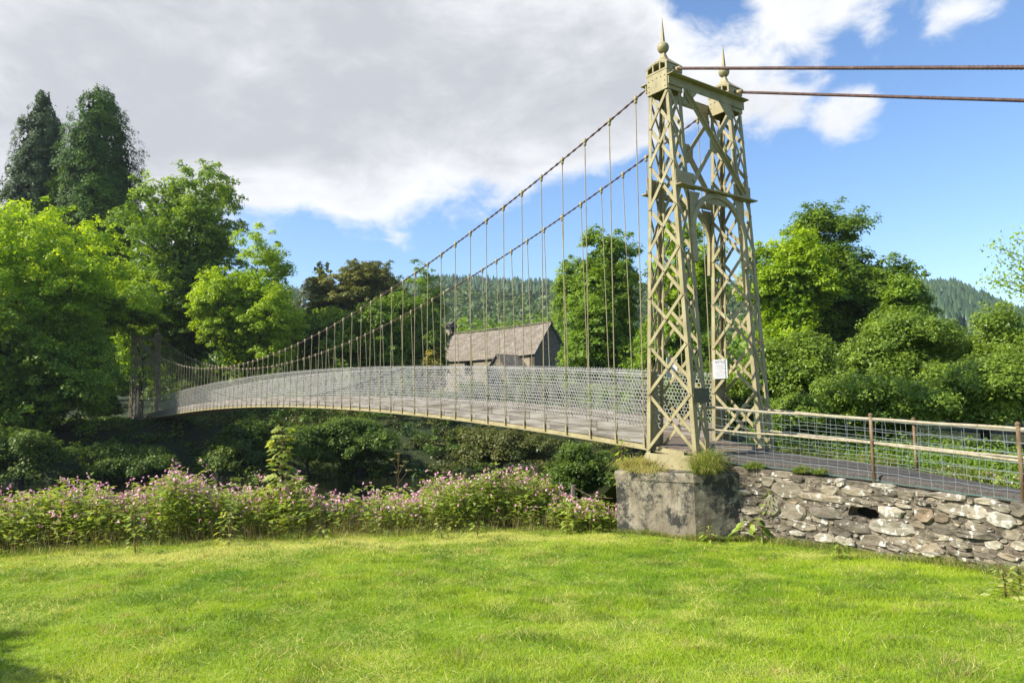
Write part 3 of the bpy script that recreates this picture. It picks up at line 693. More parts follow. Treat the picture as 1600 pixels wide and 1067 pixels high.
# ------------------------------------------------------------------ retaining wall
def make_wall():
    root, base = bthing('retaining_wall', -1, -3, -2.4, 'rubble retaining wall of lichened slate stones below the railing', 'wall')
    # mortar core, with a drain opening left at the right place
    def solve(px, py):
        T = -.9
        for _ in range(6): s, z = onT(px, py, T); T = wt(s) - .02
        return s, z
    hs0, _ = solve(1325, 802); hs1, _ = solve(1370, 802); _, hz0 = solve(1346, 812); _, hz1 = solve(1346, 794)
    hole_s = (hs0 + hs1) / 2; hole_w = abs(hs0 - hs1) / 2; hole_z = (hz0 + hz1) / 2; hole_h = (hz1 - hz0) / 2
    ss = np.arange(-12, -.78, .05); zs = np.linspace(-2.75, 0, 24); V = []; F = []
    ztop = lambda s: NE(s) - .085 + .03 * float(vnoise(s * 9, 1, 2, 8)) - .015
    nz_ = 26
    for s in ss:
        zt_ = ztop(s)
        for k in range(nz_):
            z = -2.75 + (zt_ + 2.75) * k / (nz_ - 1); e = math.hypot((s - hole_s) / (hole_w * .95), (z - hole_z) / (hole_h * 1.05))
            d = .05 * (float(vnoise(s, z, .16, 2)) - .5) + .04 * (float(vnoise(s, z * 2.2, .06, 3)) - .5)
            if e < 1: d = -.42 if e < .8 else -.2
            V.append((wt(s) + .012 - d, s, z))
        V.append((wt(s) + .40, s, zt_ + .01))
    n = nz_ + 1
    for i in range(len(ss) - 1):
        for k in range(n - 1): F.append((i * n + k, (i + 1) * n + k, (i + 1) * n + k + 1, i * n + k + 1))
    MB().add(V, F).build('mortar_core', M['mortar'], root, base)
    MB().box((wt(hole_s) + .22, hole_s - .4, hole_z - .25), (wt(hole_s) + .6, hole_s + .4, hole_z + .22)).build('drain_shadow_box', M['black'], root, base).name = 'drain_shade_box'  # near-black box standing in for the shade inside the drain opening
    placed = []
    def stone(s, z, w, h, mat, tilt=0, proud=.05):
        w *= 1.07; h *= 1.12
        n = random.choice((6, 7, 7, 8, 9)); T = wt(s); sl = (wt(s + .1) - wt(s - .1)) / .2
        rings = []; ang0 = random.random() * 6.28; rad = []
        for k in range(n):
            a = ang0 + 2 * math.pi * k / n + random.uniform(-.12, .12); e = 3.4
            r_ = (abs(math.cos(a)) ** e + abs(math.sin(a)) ** e) ** (-1 / e) * random.uniform(.80, 1.08); rad.append((a, r_))
        def ring(sc, dep, jit):
            o_ = []
            for a, r_ in rad:
                u_ = math.cos(a) * r_ * w * sc; v_ = math.sin(a) * r_ * h * sc
                du = u_ * math.cos(tilt) - v_ * math.sin(tilt); dv = u_ * math.sin(tilt) + v_ * math.cos(tilt)
                o_.append((T + sl * du + .05 - dep - random.uniform(0, jit), s + du, z + dv))
            return o_
        vs = ring(1.0, -.03, 0) + ring(1.0, proud * .6, proud * .35) + ring(.84, proud * .95, proud * .5) + [(T + .05 - proud * random.uniform(.9, 1.3), s, z)]
        fs = []
        for j in range(2): fs += [(j * n + k, j * n + (k + 1) % n, (j + 1) * n + (k + 1) % n, (j + 1) * n + k) for k in range(n)]
        fs += [(2 * n + k, 2 * n + (k + 1) % n, 3 * n) for k in range(n)]
        vs = [tuple(v) for v in vs]
        fs = [tuple(reversed(f)) for f in fs]
        c = (T, s, z); o = MB().add(vs, fs).build('stone', mat, root, c); o.location = Vector(c) - Vector(base)
        placed.append((s, z, w, h, tilt))
    rp, rm, rd, rk = M['rock_pale'], M['rock_mid'], M['rock_dark'], M['rock_pink']
    known = [(1394, 825, 70, 22, rp), (1390, 800, 44, 18, rp), (1522, 800, 46, 24, rp), (1562, 813, 46, 23, rp), (1490, 795, 56, 18, rm), (1443, 804, 30, 22, rk), (1470, 809, 28, 15, rk),
             (1330, 822, 56, 17, rd), (1288, 801, 50, 15, rd), (1437, 850, 66, 18, rm), (1287, 840, 30, 14, rp), (1320, 844, 34, 15, rp), (1452, 865, 28, 9, rp), (1283, 777, 74, 12, rm), (1525, 836, 70, 12, rd),
             (1552, 851, 28, 13, rp), (1592, 853, 28, 15, rp), (1414, 774, 26, 14, rm), (1312, 754, 13, 13, rp), (1565, 794, 34, 11, rp), (1335, 768, 44, 13, rm), (1345, 783, 60, 7, rm), (1240, 800, 40, 26, rm), (1230, 765, 50, 26, rm),
             (1480, 776, 60, 10, rm), (1410, 790, 26, 7, rp), (1440, 785, 26, 9, rd), (1245, 833, 22, 8, rp), (1225, 806, 14, 7, rp), (1375, 759, 40, 7, rp), (1540, 784, 34, 9, rp), (1590, 797, 26, 22, rd), (1500, 852, 34, 10, rm),
             (1400, 845, 30, 13, rm), (1205, 790, 26, 30, rm), (1360, 855, 50, 8, rm), (1500, 865, 40, 9, rm), (1575, 870, 40, 10, rm), (1200, 752, 20, 16, rm)]
    for px, py, pw, ph, m_ in known:
        sa, za = solve(px - pw / 2, py); sb, zb_ = solve(px + pw / 2, py); _, z1_ = solve(px, py - ph / 2); _, z0_ = solve(px, py + ph / 2)
        s, z = solve(px, py); stone(s, z, abs(sa - sb) / 2, (z1_ - z0_) / 2, m_, random.uniform(-.06, .1), random.uniform(.05, .085))
    tries = 0
    def ok(s, z, w, h):
        if ((s - hole_s) / (hole_w + w * .8)) ** 2 + ((z - hole_z) / (hole_h + h * .8)) ** 2 < 1: return False
        for (a, b_, c_, d_, _) in placed:
            if abs(a - s) < (c_ + w) * .84 and abs(b_ - z) < (d_ + h) * .82: return False
        return True
    for w0, w1, h0, h1, cnt in ((.14, .26, .045, .08, 70), (.08, .17, .025, .05, 120), (.035, .08, .014, .03, 140)):
        got = 0
        for _ in range(9000):
            if got >= cnt or len(placed) > 285: break
            s = random.uniform(-6.6, -1.05); w = random.uniform(w0, w1); h = random.uniform(h0, h1); z = random.uniform(-2.5, ztop(s) - h * .6)
            if s > -2.0 and random.random() < .6: continue
            if ok(s, z, w, h): stone(s, z, w, h, random.choices((rm, rd, rp, rk), (5, 4.5, 1.8, .35))[0], random.uniform(-.1, .14), random.uniform(.035, .07)); got += 1
    # remaining run of the wall beyond the frame
    mb = MB()
    for _ in range(130):
        s = random.uniform(-12, -6.7); z = random.uniform(-2.4, ztop(s) - .05); w = random.uniform(.1, .22); h = random.uniform(.04, .08); T = wt(s)
        mb.add([(T + .02, s - w, z - h), (T + .02, s + w, z - h * .8), (T + .02, s + w * .9, z + h), (T + .02, s - w * .9, z + h), (T - .05, s, z)], [(0, 4, 1), (1, 4, 2), (2, 4, 3), (3, 4, 0)])
    o = mb.build('stone_run', M['rock_mid'], root, base); o['kind'] = 'stuff'
make_wall()

# ------------------------------------------------------------------ railings
def make_rail(near):
    lab = 'near railing of rusty posts, pale pipes and square wire mesh above the stone wall' if near else 'far railing across the path, rusty posts and pale pipes against the hedge'
    tt = (lambda s: wt(s) + .09) if near else (lambda s: 1.0 + (0 if s > -3 else .0))
    root, base = bthing('path_railing', tt(-3.4), -3.4, -1.28, lab, 'railing', 'railings along the path')
    P = M['rail']; zg = NE if near else FE
    posts = [-3.42, -5.36, -7.3, -9.24] if near else [-3.22, -5.2, -7.2, -9.2]
    if near: top = lambda s: float(np.interp(s, [-12, -5.36, -3.42, -1.7, -.5], [-.80, -.505, -.425, -.335, -.24])); low = lambda s: float(np.interp(s, [-12, -5.36, -3.42, -.5], [-1.2, -.885, -.77, -.64]))
    else: top = lambda s: float(np.interp(s, [-12, -4.7, -3.2, -.4], [-1.15, -.635, -.545, -.33])); low = lambda s: float(np.interp(s, [-12, -4.7, -3.2, -.4], [-1.6, -1.02, -.92, -.73]))
    for s in posts:
        o = MB().tube([(tt(s), s, zg(s) - .12), (tt(s) + .008, s + .006, top(s) + .05)], [.026, .024], 8).build('post', M['rust'], root, base, True)
        MB().lathe([(.030, 0), (.032, .02), (.015, .04)], (tt(s) + .008, s + .006, top(s) + .045), 8).build('post_cap', M['rust'], o, base)
    for nm, fn, r in (('top_rail', top, .021), ('lower_rail', low, .019)):
        ps = np.linspace(-.35, -11.5, 40); wob = .004
        MB().tube([(tt(s) + (0.03 if near else -.03), s, fn(s) + wob * math.sin(s * 4.7 + r * 900)) for s in ps], r, 8).build(nm, P, root, base, True)
    if near:
        mb = MB(); gb = MB()
        zlo = lambda s: NE(s) - .03
        rows = [0, .14, .27, .40, .54, .68, .82, 1.0]
        ps = np.linspace(-.62, -11, 150)
        for k, h in enumerate(rows):
            pts = [(tt(s) - .012, s, zlo(s) + (top(s) - zlo(s) - .02) * h + .006 * math.sin(s * 7 + k * 2.1) + .004 * math.sin(s * 23 + k)) for s in ps]
            (gb if k == 0 else mb).tube(pts, .0034 if k == 0 else .0026, 4, False)
        s = -.7; k = 0
        while s > -11:
            k += 1; pts = [(tt(s) - .012 + .003 * math.sin(j * 2 + k), s + .007 * math.sin(j * 1.7 + k * 1.3), zlo(s) + (top(s) - zlo(s) - .02) * h) for j, h in enumerate(rows)]
            mb.tube(pts, .0024, 4, False); s -= .155
        o = mb.build('wire_mesh', M['fwire'], root, base); o['kind'] = 'stuff'
        gb.build('bottom_wire', M['fwire_green'], root, base)
    else:
        mb = MB()
        for k in range(6):
            mb.tube([(1.02, s, FE(s) + .05 + (top(s) - FE(s) - .08) * k / 5) for s in np.linspace(-.5, -11, 30)], .003, 4, False)
        s = -.6
        while s > -11: mb.tube([(1.02, s, FE(s) + .04), (1.02, s, top(s))], .003, 4, False); s -= .3
        o = mb.build('wire_mesh', M['fwire'], root, base); o['kind'] = 'stuff'
make_rail(True); make_rail(False)

# ------------------------------------------------------------------ signs
def make_signs():
    t = tc(.45, 1) - BB - .035; s0, s1 = .43, .09
    root, base = bthing('notice_board', t, .26, .27, 'white printed notice fixed to the river-side post of the right hand pillar', 'sign')
    MB().box((t - .006, s1, .275), (t + .006, s0, .655)).build('board', M['white_sign'], root, base)
    cu = bpy.data.curves.new('heading', 'FONT'); cu.body = 'NOTICE'; cu.size = .085; cu.align_x = 'CENTER'; cu.extrude = .0008
    o = bpy.data.objects.new('heading', cu); COL.objects.link(o)
    dg = bpy.context.evaluated_depsgraph_get(); me = bpy.data.meshes.new_from_object(o.evaluated_get(dg)); bpy.data.objects.remove(o)
    me.materials.clear(); me.materials.append(M['ink']); h = bpy.data.objects.new('heading_text', me); COL.objects.link(h); h.parent = root
    h.location = (-.0085, (s0 + s1) / 2 - .26, .575 - .27); h.rotation_euler = (R(90), 0, R(-90)); h.scale = (.78, 1, 1)
    mb = MB(); z = .545; k = 0; 
    for k, L_ in enumerate((.22, .27, .18, .25, .28, .12, .24, .28, .28, .26, .28, .22)):
        z = .548 - k * .0215
        y = s0 - .035 - (.29 - L_) / 2 + .0
        x = 0
        while x < L_:
            w = random.uniform(.012, .035); w = min(w, L_ - x); mb.box((t - .0078, y - x - w, z - .0045), (t - .0062, y - x, z + .0045)); x += w + .008
    mb.build('small_print', M['ink_grey'], root, base)
    mb = MB()
    for a in (s0 - .02, s1 + .02):
        for b_ in (.295, .635): mb.lathe([(.007, 0), (.004, .004)], (0, 0, 0), 6)
    for a in (s0 - .02, s1 + .02):
        for b_ in (.295, .635): MB().box((t - .0095, a - .006, b_ - .006), (t - .0062, a + .006, b_ + .006)).build('bolt', M['rust'], root, base)
    # back of a white eight-sided sign seen through the near pillar
    tb = tc(.48, -1) + BB + .05; sa, _ = onT(1041.5, 575, tb); sb, _ = onT(1058.5, 575, tb)
    root, base = bthing('warning_sign', tb, (sa + sb) / 2, .3, 'plain white back of a clipped-corner sign seen through the near pillar lattice', 'sign')
    c = .05; poly = [(sb, .30 + c), (sb, .68 - c), (sb + c, .68), (sa, .68), (sa, .30), (sb + c, .30)]
    n = len(poly); MB().add([(tb - .004, y, z) for y, z in poly] + [(tb + .004, y, z) for y, z in poly], [tuple(range(n)), tuple(range(2 * n - 1, n - 1, -1))] + [((i + 1) % n, i, n + i, n + (i + 1) % n) for i in range(n)]).build('board', M['white_sign'], root, base)
    # dark plaque on the path-side face
    y = -(half_a(0) + .045); c = tc(0, -1)
    root, base = bthing('plaque', c, y, -.14, 'small dark green plaque bolted to the shaded side of the near pillar', 'plaque')
    o = MB().box((c - BB - .03, y - .012, -.17), (c + BB + .04, y, .09)).build('plate', M['plaque'], root, base); bevel(o, .006)
    mb = MB()
    for k in range(4): mb.box((c - .14 + .02 * (k % 2), y - .0155, .045 - k * .05), (c + .15 - .03 * (k % 3 == 1), y - .0125, .057 - k * .05))
    mb.build('raised_lettering', M['plaque'], root, base)
make_signs()

# ------------------------------------------------------------------ foliage
def leaf_quads(P, Nrm, size, aspect=.55, droop=.25):
    """rhombic folded leaves: one quad each"""
    n = len(P); a = rng.normal(size=(n, 3)); Nn = Nrm / (np.linalg.norm(Nrm, axis=1)[:, None] + 1e-9)
    D = np.cross(Nn, a); D /= np.linalg.norm(D, axis=1)[:, None] + 1e-9; S = np.cross(Nn, D)
    sz = np.asarray(size).reshape(-1, 1) * np.ones((n, 1)); w = sz * aspect
    p0 = P - D * sz * .5; p2 = P + D * sz * .5 - Nn * sz * droop; m = P + D * sz * .05
    V = np.empty((n, 4, 3)); V[:, 0] = p0; V[:, 1] = m + S * w * .5; V[:, 2] = p2; V[:, 3] = m - S * w * .5
    return V.reshape(-1, 3), np.arange(n * 4).reshape(-1, 4)
def leaf_tris(P, Nrm, size, aspect=.55, droop=.25):
    """the cheap far-off leaf: one pointed triangle each"""
    n = len(P); a = rng.normal(size=(n, 3)); Nn = Nrm / (np.linalg.norm(Nrm, axis=1)[:, None] + 1e-9)
    D = np.cross(Nn, a); D /= np.linalg.norm(D, axis=1)[:, None] + 1e-9; S = np.cross(Nn, D)
    sz = np.asarray(size).reshape(-1, 1) * np.ones((n, 1)); w = sz * min(.9, aspect * 1.25); sz = sz * .95
    V = np.empty((n, 3, 3)); V[:, 0] = P - D * sz * .42 + S * w * .5; V[:, 1] = P - D * sz * .42 - S * w * .5; V[:, 2] = P + D * sz * .58 - Nn * sz * droop
    return V.reshape(-1, 3), np.arange(n * 3).reshape(-1, 3)
def sphere_pts(n):
    v = rng.normal(size=(n, 3)); return v / np.linalg.norm(v, axis=1)[:, None]
def crown_points(c, rad, nlobe, nclump, nleaf, clump_r, lobe_r=.42, flat=.55, low=-.75, shape='round'):
    """points, normals, tint for a broadleaf crown made of lobes > clumps > leaves"""
    c = np.array(c, float); rad = np.array(rad, float); L = []
    k = 0
    while len(L) < nlobe and k < 4000:
        k += 1; v = sphere_pts(1)[0]; r_ = rng.uniform(.35, .78)
        if v[2] < low: continue
        q = v * r_
        if shape == 'dome' and q[2] > .35: q[2] = .35 + (q[2] - .35) * .5
        if all(np.linalg.norm(q - w[0]) > .24 for w in L) or k > 3000: L.append((q, lobe_r * rng.uniform(.7, 1.15)))
    P = []; N_ = []; T = []
    for q, lr in L:
        d = sphere_pts(nclump); d[:, 2] = np.abs(d[:, 2]) * .9 - .25 * (rng.random(nclump) < .35); d += q * .55; d /= np.linalg.norm(d, axis=1)[:, None]
        far_ = np.where(rng.random((nclump, 1)) < .3, rng.uniform(1.08, 1.32, (nclump, 1)), rng.uniform(.66, 1.06, (nclump, 1))); cc = q + d * lr * far_
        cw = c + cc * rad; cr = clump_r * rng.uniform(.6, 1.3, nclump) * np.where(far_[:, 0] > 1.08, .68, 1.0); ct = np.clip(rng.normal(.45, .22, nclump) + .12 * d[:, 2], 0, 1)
        m = rng.poisson(.9 * nleaf * np.where(far_[:, 0] > 1.08, .55, 1.0))
        idx = np.repeat(np.arange(nclump), m); e = sphere_pts(len(idx)); rr = rng.random(len(idx)) ** .45
        off = e * rr[:, None] * cr[idx][:, None]; off[:, 2] *= flat; off[:, 2] -= .35 * (off[:, 0] ** 2 + off[:, 1] ** 2) / cr[idx]
        P.append(cw[idx] + off); N_.append(e * .55 + np.array([0, 0, .75]) + d[idx] * .45 + rng.normal(size=e.shape) * .38)
        T.append(np.clip(ct[idx] + rng.normal(0, .16, len(idx)), 0, 1))
    return np.concatenate(P), np.concatenate(N_), np.concatenate(T), [(c + q * rad, lr) for q, lr in L]
def limb(mb, p, q, r0, r1, bend=.1, seg=4):
    p = Vector(p); q = Vector(q); L_ = (q - p).length; o1 = Vector((random.uniform(-1, 1), random.uniform(-1, 1), random.uniform(-.2, .9))) * L_ * bend
    pts = [p.lerp(q, i / seg) + o1 * math.sin(math.pi * i / seg) for i in range(seg + 1)]
    mb.tube(pts, [r0 + (r1 - r0) * i / seg for i in range(seg + 1)], 6, False); return pts
def tree(name, label, cat, px, top, Y, halfw, mat, leaf, nlobe=14, nclump=22, nleaf=95, clump=.85, base_z=None, low_px=None, depth=1.0, shape='round', group=None, flat=.55, lobe_r=.42, aspect=.6, core=True, zlow=-.75):
    """broadleaf tree placed by its axis column px and top row at distance Y; halfw in pixels of crown half width"""
    k = Y / FPX; top_w = at(px, top, Y); cx, cy, zt = top_w; gz = float(H(cx, cy)) if base_z is None else base_z
    hw = halfw * k; lowz = gz + .12 * (zt - gz) if low_px is None else at(px, low_px, Y)[2]
    cz = (zt + lowz) / 2; rz = (zt - lowz) / 2; root = empty(name, (cx, cy, gz)); tag(root, label, cat, group)
    sc = 1.08 / (0.78 + lobe_r * .9)
    P, N_, T, lobes = crown_points((0, 0, cz - gz), (hw * sc, hw * depth * sc, rz * sc), nlobe, nclump, nleaf, clump, lobe_r, flat, zlow, shape)
    sz = leaf * rng.uniform(.65, 1.3, len(P)); V, F = leaf_tris(P, N_, sz, aspect)
    TT = np.repeat(T, 3)
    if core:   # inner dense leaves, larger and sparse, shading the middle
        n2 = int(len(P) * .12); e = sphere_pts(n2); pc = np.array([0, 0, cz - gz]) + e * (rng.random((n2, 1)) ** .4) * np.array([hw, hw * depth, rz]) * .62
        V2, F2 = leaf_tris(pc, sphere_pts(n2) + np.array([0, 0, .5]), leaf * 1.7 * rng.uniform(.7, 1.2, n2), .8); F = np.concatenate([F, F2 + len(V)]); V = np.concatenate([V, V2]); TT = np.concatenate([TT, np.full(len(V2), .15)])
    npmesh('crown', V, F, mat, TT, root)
    mb = MB(); r0 = max(.12, hw * .07); fork = Vector((0, 0, max(.2 * (zt - gz), (lowz - gz) * 1.0 + .1 * rz)))
    mb.tube([(0, 0, -.3), (r0 * .4, 0, fork.z * .5), fork], [r0 * 1.25, r0, r0 * .85], 8, False)
    ctop = limb(mb, fork, (0, 0, (cz - gz) + rz * .55), r0 * .8, r0 * .2, .05, 5)
    for q, lr in lobes:
        f = random.choice(ctop[:4]); limb(mb, f, q, r0 * .34, r0 * .07, .12)
    mb.build('trunk', M['bark'], root, smooth=True)
    return root
def conifer(name, label, px, top, Y, halfw, mat, leaf, n, profile, droop=.35, gap=.0, lean=(0, 0), tier=0):
    k = Y / FPX; cx, cy, zt = at(px, top, Y); gz = float(H(cx, cy)); hgt = zt - gz; hw = halfw * k
    root = empty(name, (cx, cy, gz)); tag(root, label, 'tree')
    nb = n // 46; h = 1 - rng.random(nb) ** .62 * .93; h = np.sort(h)
    if tier: h = h + .012 * np.sin(h * tier)
    ang = rng.random(nb) * 2 * math.pi; rp = np.interp(h, profile[0], profile[1]) * hw
    irr = 1 + .16 * np.sin(ang * 3 + h * 17) + .12 * rng.normal(size=nb)
    P = []; N_ = []; T = []
    r_end = rp * irr; m = 46
    idx = np.repeat(np.arange(nb), m); u = rng.random(len(idx)) ** .55; sprd = .10 * hw * (1.1 - .55 * h[idx])
    rr = r_end[idx] * (.72 + .28 * u); a = ang[idx] + rng.normal(0, 1, len(idx)) * sprd / (rr + .3)
    z = h[idx] * hgt + droop * (1 - u) * r_end[idx] * .5 - droop * .25 * r_end[idx] * u + rng.normal(0, .14 + .02 * hw, len(idx))
    P = np.stack([rr * np.cos(a), rr * np.sin(a), z], 1); keep = rng.random(len(P)) > gap; P = P[keep]; a = a[keep]; idx = idx[keep]
    N_ = np.stack([np.cos(a) * 1.0, np.sin(a) * 1.0, np.full(len(a), .6)], 1) + rng.normal(size=P.shape) * .28
    ct = np.clip(rng.normal(.45, .25, nb), 0, 1); T = np.clip(ct[idx] + rng.normal(0, .15, len(idx)), 0, 1)
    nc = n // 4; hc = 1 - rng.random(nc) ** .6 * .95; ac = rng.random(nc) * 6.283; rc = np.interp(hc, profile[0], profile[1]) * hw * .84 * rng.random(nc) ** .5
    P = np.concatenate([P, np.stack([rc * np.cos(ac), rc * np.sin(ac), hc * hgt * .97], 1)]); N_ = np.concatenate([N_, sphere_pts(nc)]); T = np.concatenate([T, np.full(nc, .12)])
    szc = leaf * rng.uniform(.6, 1.5, len(P)); szc[-nc:] *= 1.9
    V, F = leaf_tris(P, N_, szc, .42, .1)
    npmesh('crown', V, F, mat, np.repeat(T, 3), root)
    mb = MB(); mb.tube([(0, 0, -.3), (0, 0, hgt * .5), (0, 0, hgt * .97)], [hw * .11, hw * .07, .03], 8, False)
    for i in range(0, nb, max(1, nb // 60)): mb.tube([(0, 0, h[i] * hgt), (r_end[i] * .8 * math.cos(ang[i]), r_end[i] * .8 * math.sin(ang[i]), h[i] * hgt)], [.06, .02], 4, False)
    mb.build('trunk', M['bark'], root); return root

# far left pair of conifers
conifer('conifer_tree', 'tall blue-green conifer with ragged outline at far left, left of the two tall conifers', 68, 142, 84, 60, M['conifer'], .30, 76000, ([0, .25, .5, .68, .80, .88, .96, 1], [1.2, 1.15, .98, .86, .66, .48, .24, .06]), .5, tier=60)
conifer('cypress_tree', 'tall dense dark green cypress with rounded top, right of the two tall conifers', 157, 136, 82, 70, M['cypress'], .27, 110000, ([0, .25, .5, .71, .80, .87, .95, 1], [1.05, 1.05, .98, .86, .76, .64, .42, .12]), .15)
tree('broadleaf_tree', 'big bright yellow-green tree filling the left edge beside the far tower', 'tree', 55, 305, 50, 175, M['lime'], .20, 26, 30, 105, .75, low_px=640)
tree('broadleaf_tree', 'dark leafy tree at the lower left edge, overhanging the bank', 'tree', 30, 440, 46, 150, M['syc'], .20, 22, 28, 100, .75, low_px=745)
tree('sycamore_tree', 'tall sycamore with open branching top, right of the dense cypress', 'tree', 285, 255, 68, 118, M['syc'], .27, 24, 24, 85, .95, low_px=560, lobe_r=.34)
tree('broadleaf_tree', 'small bright tree in front of the tall sycamore above the far tower', 'tree', 222, 400, 65, 70, M['ash'], .21, 16, 24, 85, .65, low_px=650)
tree('broadleaf_tree', 'low dark leafy tree hanging over the far tower', 'tree', 150, 440, 56.5, 92, M['syc'], .2, 16, 24, 90, .65, low_px=535)
tree('broadleaf_tree', 'dark leafy tree spreading behind the right side of the far tower', 'tree', 300, 450, 66, 62, M['oak'], .22, 12, 24, 90, .7, low_px=600)
tree('ash_tree', 'bright green rounded ash tree behind the lowest point of the cables', 'tree', 392, 368, 62, 88, M['ash'], .20, 22, 30, 105, .72, low_px=640, depth=.9)
tree('broadleaf_tree', 'dark tree in shade between the bright ash and the bronze yew', 'tree', 480, 455, 76, 62, M['oak'], .26, 12, 20, 80, .85, low_px=650)
tree('yew_tree', 'bronze-green yew with a low rounded crown, left of the wider flat-topped yew', 'tree', 507, 412, 92, 44, M['yew'], .24, 13, 24, 90, .7, low_px=560, shape='dome', flat=.45)
tree('yew_tree', 'wide flat-topped bronze yew behind the rising cables', 'tree', 580, 398, 90, 74, M['yew'], .24, 18, 26, 90, .75, low_px=520, shape='dome', flat=.4)
conifer('monkey_puzzle_tree', 'small spiky dark conifer top poking up beside the bronze yews', 503, 402, 100, 17, M['conifer'], .5, 2600, ([0, .5, .8, .93, 1], [1, 1, 1.0, .7, .2]), -.4, .2)
tree('broadleaf_tree', 'mid green leafy tree below the wide flat-topped yew', 'tree', 585, 432, 72, 80, M['syc'], .26, 16, 26, 95, .85, low_px=640)
tree('broadleaf_tree', 'mid green tree left of the church, behind the rising cables', 'tree', 655, 425, 96, 52, M['syc'], .27, 13, 22, 85, .85, low_px=620)
tree('broadleaf_tree', 'rounded dark evergreen just left of the stone church', 'tree', 676, 492, 73, 30, M['oak'], .25, 10, 20, 80, .7, low_px=640)
tree('golden_shrub', 'small golden-leaved shrub left of the church wall', 'shrub', 672, 545, 66, 20, M['gold'], .2, 8, 12, 50, .4, low_px=600)
tree('oak_tree', 'tall leafy tree with high crown between church and near tower', 'tree', 938, 340, 58, 74, M['syc'], .22, 22, 26, 90, .72, low_px=600, depth=.9, lobe_r=.36)
tree('broadleaf_tree', 'leafy shrubby tree at the foot of the tall tree right of the church', 'tree', 925, 465, 52, 62, M['syc'], .2, 14, 22, 90, .65, low_px=650)
tree('broadleaf_tree', 'bright green tree seen through the near lattice tower', 'tree', 1070, 335, 56, 64, M['ash'], .21, 16, 22, 85, .7, low_px=600)
tree('broadleaf_tree', 'dark green tree low behind the near tower', 'tree', 1045, 470, 46, 72, M['syc'], .2, 14, 22, 90, .65, low_px=670)
tree('broadleaf_tree', 'bright yellow-green tree immediately right of the near tower', 'tree', 1222, 345, 42, 74, M['ash'], .17, 18, 26, 90, .6, low_px=600)
tree('oak_tree', 'big dark oak with uneven top right of the near tower', 'tree', 1275, 330, 47, 112, M['oak'], .19, 22, 26, 90, .7, low_px=600, lobe_r=.36)
tree('oak_tree', 'broad dark green oak sloping down towards the wooded hill on the right', 'tree', 1352, 372, 45, 105, M['oak'], .19, 20, 26, 90, .65, low_px=640)

tree('broadleaf_tree', 'smaller tree at the low right end of the oaks, in front of the wooded hill', 'tree', 1400, 428, 42, 56, M['syc'], .18, 14, 24, 90, .6, low_px=600)
# shrubs and hedge on the right, behind the path
def shrub(label, px, top, Y, hw, mat, leaf, base_z, n=1.0, name='shrub', cat='shrub', depth=.8, group=None, clump=.34, low_px=None):
    return tree(name, label, cat, px, top, Y, hw, mat, leaf, int(15 * n), 26, 85, clump, base_z=base_z, depth=depth, low_px=low_px, flat=.7, core=True, aspect=.5, zlow=-.9)
shrub('dark glossy hedge bush directly behind the right hand pillar', 1225, 515, 19.5, 95, M['hedge'], .085, -1.6, 1.3, name='hedge_bush')
shrub('tall arching hawthorn bush below the gap showing the wooded hill', 1400, 478, 21, 115, M['hedge'], .095, -1.6, 1.5, name='hawthorn_bush')
shrub('bushy yellow-green shrub at the right edge beyond the railing', 1575, 478, 20, 88, M['hedge'], .085, -1.6, 1.2)
shrub('dense bush at the right edge above the last railing post', 1530, 540, 16, 110, M['hedge'], .075, -1.6, 1.3, name='hedge_bush')
shrub('low dark bush behind the middle of the railing', 1365, 575, 15.5, 110, M['hedge'], .07, -1.6, 1.3, name='hedge_bush', clump=.28)
shrub('small dark bush behind the far railing near the tower foot', 1250, 600, 15.6, 70, M['hedge'], .065, -1.6, 1.0, name='hedge_bush', clump=.25)
shrub('dark shrub tucked behind the tower between its two pillars', 1105, 560, 24, 80, M['shade'], .1, -2.5, 1.0)

def side_branch():
    root = empty('small_tree', (13.6, 15.5, -1.6)); tag(root, 'thin branches of a small tree reaching in at the upper right edge', 'tree')
    mb = MB(); V_, F_, T_ = [], [], []; n0 = 0
    mb.tube([(0, 0, -.2), (.1, 0, 1.5), (-.1, .1, 3.4)], [.12, .09, .05], 8, False)
    tips = [(1555, 385), (1560, 435), (1575, 400), (1590, 372), (1600, 450), (1548, 438), (1620, 390), (1640, 420), (1585, 425)]
    for px, py in tips:
        p = at(px, py, 15.2) - np.array([13.6, 15.5, -1.6]); st_ = (random.uniform(-.1, .1), 0, random.uniform(2.2, 3.3))
        pts = limb(mb, st_, p, .025, .006, .1, 6)
        for q in pts[3:]:
            n = 60; P = np.array(q) + rng.normal(size=(n, 3)) * .13
            V, F = leaf_quads(P, rng.normal(size=(n, 3)) + [0, 0, .8], .075 * rng.uniform(.7, 1.3, n), .55); V_.append(V); F_.append(F + n0); n0 += len(V); T_.append(np.repeat(rng.random(n), 4))
    for _ in range(12):
        q = np.array([random.uniform(-.3, 2.2), random.uniform(-1, 1), random.uniform(2.6, 4.4)]); n = 300; P = q + rng.normal(size=(n, 3)) * .35
        if q[0] < .3: continue
        V, F = leaf_quads(P, rng.normal(size=(n, 3)) + [0, 0, .8], .075 * rng.uniform(.7, 1.3, n), .55); V_.append(V); F_.append(F + n0); n0 += len(V); T_.append(np.repeat(rng.random(n), 4))
    npmesh('crown', np.concatenate(V_), np.concatenate(F_), M['lime'], np.concatenate(T_), root); mb.build('trunk', M['bark'], root)
side_branch()

